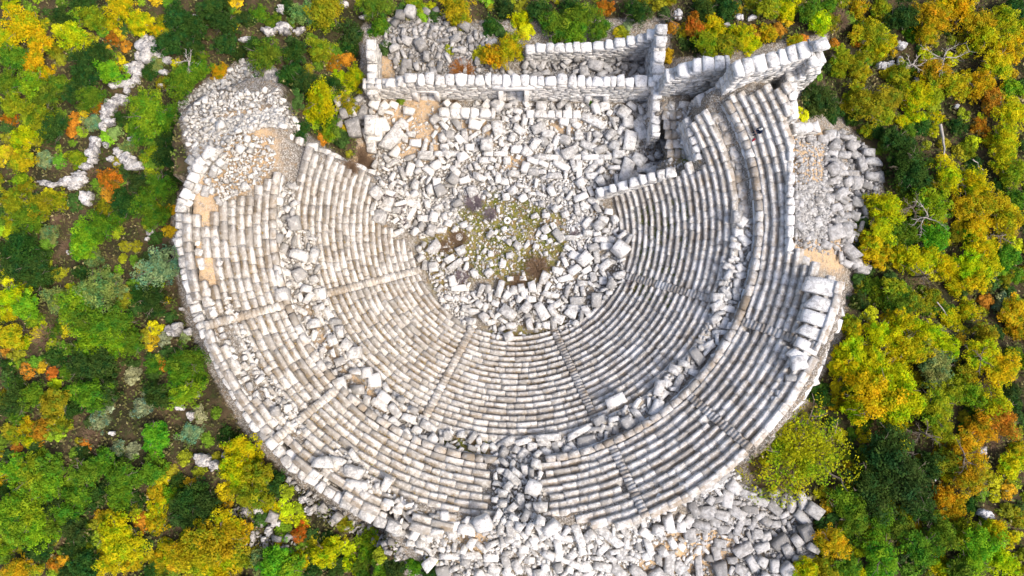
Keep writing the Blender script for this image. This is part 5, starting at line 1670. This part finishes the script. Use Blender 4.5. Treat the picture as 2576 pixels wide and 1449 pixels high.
grass("grass", "short green grass and moss growing between the orchestra stones",
      [([(1140, 520), (1240, 480), (1330, 505), (1420, 540), (1420, 620), (1380, 680), (1290, 720), (1200, 690), (1150, 620)], 4200), ([(1400, 540), (1440, 560), (1400, 640), (1370, 600)], 150), ([(1690, 370), (1725, 370), (1735, 410), (1690, 410)], 250),
       ([(1100, 1105), (1240, 1110), (1230, 1140), (1110, 1130)], 500), ([(1590, 510), (1660, 500), (1640, 680), (1590, 720), (1600, 620)], 700), ([(930, 1150), (1010, 1160), (1000, 1230), (930, 1230)], 160)],
      (.07, .12, .012), (.26, .27, .03),
      [(R0 + T0 * k_ + .44, Z0 + H0 * k_, 60, 100, 330) for k_ in range(3, 11)])
grass("dry_grass", "dry tawny grass tufts rooted in the seat joints and rubble",
      [([(1090, 560), (1180, 580), (1180, 720), (1090, 700)], 900), ([(1280, 640), (1420, 620), (1380, 720), (1260, 740)], 800), ([(1040, 650), (1150, 700), (1200, 800), (1120, 770)], 500), ([(1200, 840), (1420, 820), (1500, 840), (1380, 880), (1210, 870)], 600),
       ([(800, 740), (1000, 690), (1010, 720), (820, 770)], 260), ([(820, 780), (1010, 1000), (990, 1020), (810, 860)], 900), ([(770, 870), (1000, 1080), (900, 1060), (760, 930)], 300), ([(880, 1080), (1060, 1190), (1010, 1260), (860, 1140)], 600),
       ([(560, 640), (640, 640), (720, 800), (640, 820)], 300), ([(970, 240), (1050, 245), (1060, 330), (1000, 380)], 200), ([(1850, 1380), (2040, 1260), (2050, 1440), (1800, 1440)], 350), ([(960, 150), (1240, 160), (1240, 200), (960, 200)], 300),
       ([(1110, 1320), (1230, 1330), (1230, 1390), (1130, 1390)], 250), ([(1640, 1350), (1860, 1250), (1740, 1420)], 250)],
      (.24, .14, .04), (.42, .30, .11),
      [(R0 + T0 * k_ + .44, Z0 + H0 * k_, -66, -26, 260) for k_ in range(1, 18)] + [(R0 + T0 * k_ + .44, Z0 + H0 * k_, -22, 19, 230) for k_ in range(0, 9)] + [(R0 + T0 * k_ + .44, Z0 + H0 * k_, -95, -69, 110) for k_ in range(4, 18)]
      + [(R1 + .62 + T1 * k_ + .48, Z1 + .1 + H1 * k_, -44, -12, 230) for k_ in range(0, 8)] + [(R1 + .62 + T1 * k_ + .48, Z1 + .1 + H1 * k_, -88, -46, 200) for k_ in range(0, 8)] + [(R0 + T0 * k_ + .44, Z0 + H0 * k_, 22, 64, 90) for k_ in range(0, 6)])


# ------------------------------------------------------------------ the seated visitor
def skin_body(name, verts, edges, radii, m, root_i, parent, levels=2):
    me = bpy.data.meshes.new(name)
    me.from_pydata(verts, edges, [])
    me.materials.append(m)
    o = link(name, me, parent)
    sk = o.modifiers.new("skin", 'SKIN')
    for i, r in enumerate(radii):
        me.skin_vertices[0].data[i].radius = (r, r) if isinstance(r, float) else r
        me.skin_vertices[0].data[i].use_root = i == root_i
    ss = o.modifiers.new("sub", 'SUBSURF')
    ss.levels = ss.render_levels = levels
    return o


def flat(name, c):
    m, t, n, l, b = mat(name)
    geo = n.new("ShaderNodeNewGeometry").outputs["Position"]
    l.new(mix(n, l, noise(n, l, geo, 25, 3), tuple(q * .75 for q in c), c), b.inputs["Base Color"])
    return m


M_NAVY, M_CAP, M_FLESH, M_RED, M_JEAN = flat("navy_cloth", (.012, .022, .055)), flat("pale_cap", (.55, .57, .56)), flat("skin", (.45, .27, .19)), flat("dark_red", (.28, .015, .03)), flat("dark_trousers", (.02, .035, .08))
pu, pv = 1921, 317
zs = Z1 + .1 + H1 * 4
pp = W(pu + 4, pv + 1, zs)
rr_ = math.hypot(pp.x - CX, pp.y - CY)
kk = int(round((rr_ - (R1 + .62)) / T1 - .3))
kk = min(max(kk, 1), N1 - 2)
zs = Z1 + .1 + H1 * kk
aa = math.atan2(pp.x - CX, CY - pp.y)
px, py = polar(aa, R1 + .62 + T1 * kk + .26)
root = thing("person", "seated person in dark navy clothes and pale cap with a dark red bag", "person", (px, py, zs))
root.rotation_euler = (0, 0, aa + math.pi)              # local +Y looks down the rows to the orchestra... local -Y is back
root.rotation_euler = (0, 0, aa)
# local +Y = away from the camera pose's front: the orchestra lies toward -(sin, -cos); with rz = aa local +Y points inward
B = [(0, 0, .12), (0, -.02, .32), (0, .02, .50), (0, .05, .58),
     (-.09, .02, .11), (-.12, .40, .14), (-.12, .46, -.28), (-.12, .56, -.33),
     (.09, .02, .11), (.13, .42, .15), (.13, .44, -.28), (.13, .55, -.33),
     (-.19, .02, .47), (-.25, .16, .28), (-.10, .32, .20), (.19, .02, .47), (.26, .16, .28), (.12, .33, .21), (0, .08, .64)]
E = [(0, 1), (1, 2), (2, 3), (3, 18), (0, 4), (4, 5), (5, 6), (6, 7), (0, 8), (8, 9), (9, 10), (10, 11), (2, 12), (12, 13), (13, 14), (2, 15), (15, 16), (16, 17)]
Rr = [.14, .15, .14, .06, .09, .07, .05, .045, .09, .07, .05, .045, .07, .05, .04, .07, .05, .04, .055]
body = skin_body("body", B, E, Rr, M_NAVY, 0, root)
head = skin_body("head", [(0, .06, .62), (0, .09, .72), (0, .12, .80), (0, .18, .71)], [(0, 1), (1, 2), (1, 3)], [.055, .085, .07, .03], M_FLESH, 0, root)
v_, f_ = LATS[6]
q = v_ / np.linalg.norm(v_, axis=1, keepdims=True)
q = q * np.array([.11, .125, .09])
q[:, 2] = np.maximum(q[:, 2], -.015)
link("cap", mesh_np("cap", q, f_, M_CAP, None, True), root, (0, .09, .79))
link("cap_brim", mesh_np("cap_brim", v_ * np.array([.08, .06, .008]), f_, M_CAP, None, True), root, (0, .22, .78))
for sx_ in (-1, 1):
    hx, hy, hz = (-.10, .34, .20) if sx_ < 0 else (.12, .35, .21)
    hv, he, hr = [(hx, hy, hz), (hx, hy + .06, hz)], [(0, 1)], [.03, .03]
    for fi, (dx, ln) in enumerate(((-.032, .06), (-.011, .072), (.011, .068), (.032, .052))):
        i0 = len(hv)
        hv += [(hx + dx, hy + .09, hz), (hx + dx, hy + .09 + ln * .5, hz - .008), (hx + dx, hy + .09 + ln * .8, hz - .03)]
        he += [(1, i0), (i0, i0 + 1), (i0 + 1, i0 + 2)]
        hr += [.010, .009, .008]
    i0 = len(hv)
    hv += [(hx - sx_ * .04, hy + .04, hz), (hx - sx_ * .055, hy + .08, hz - .01)]
    he += [(0, i0), (i0, i0 + 1)]
    hr += [.012, .009]
    skin_body("hand", hv, he, hr, M_FLESH, 0, root, 1)
bx_, by_ = polar(aa - .022, R1 + .62 + T1 * (kk - 1) + .24)
v_, f_, t_ = shape_blocks([((0, 0, .08), rotm(aa + .4), (.16, .34, .16), .5, .2), ((.1, .12, .05), rotm(.3), (.12, .1, .1), .5, .2)], 6, .2, .02)
o = link("bag", mesh_np("bag", v_, f_, M_RED), None, (bx_, by_, zs - H1))
tag(o, "small dark red bag lying on the seat below the seated person", "bag")
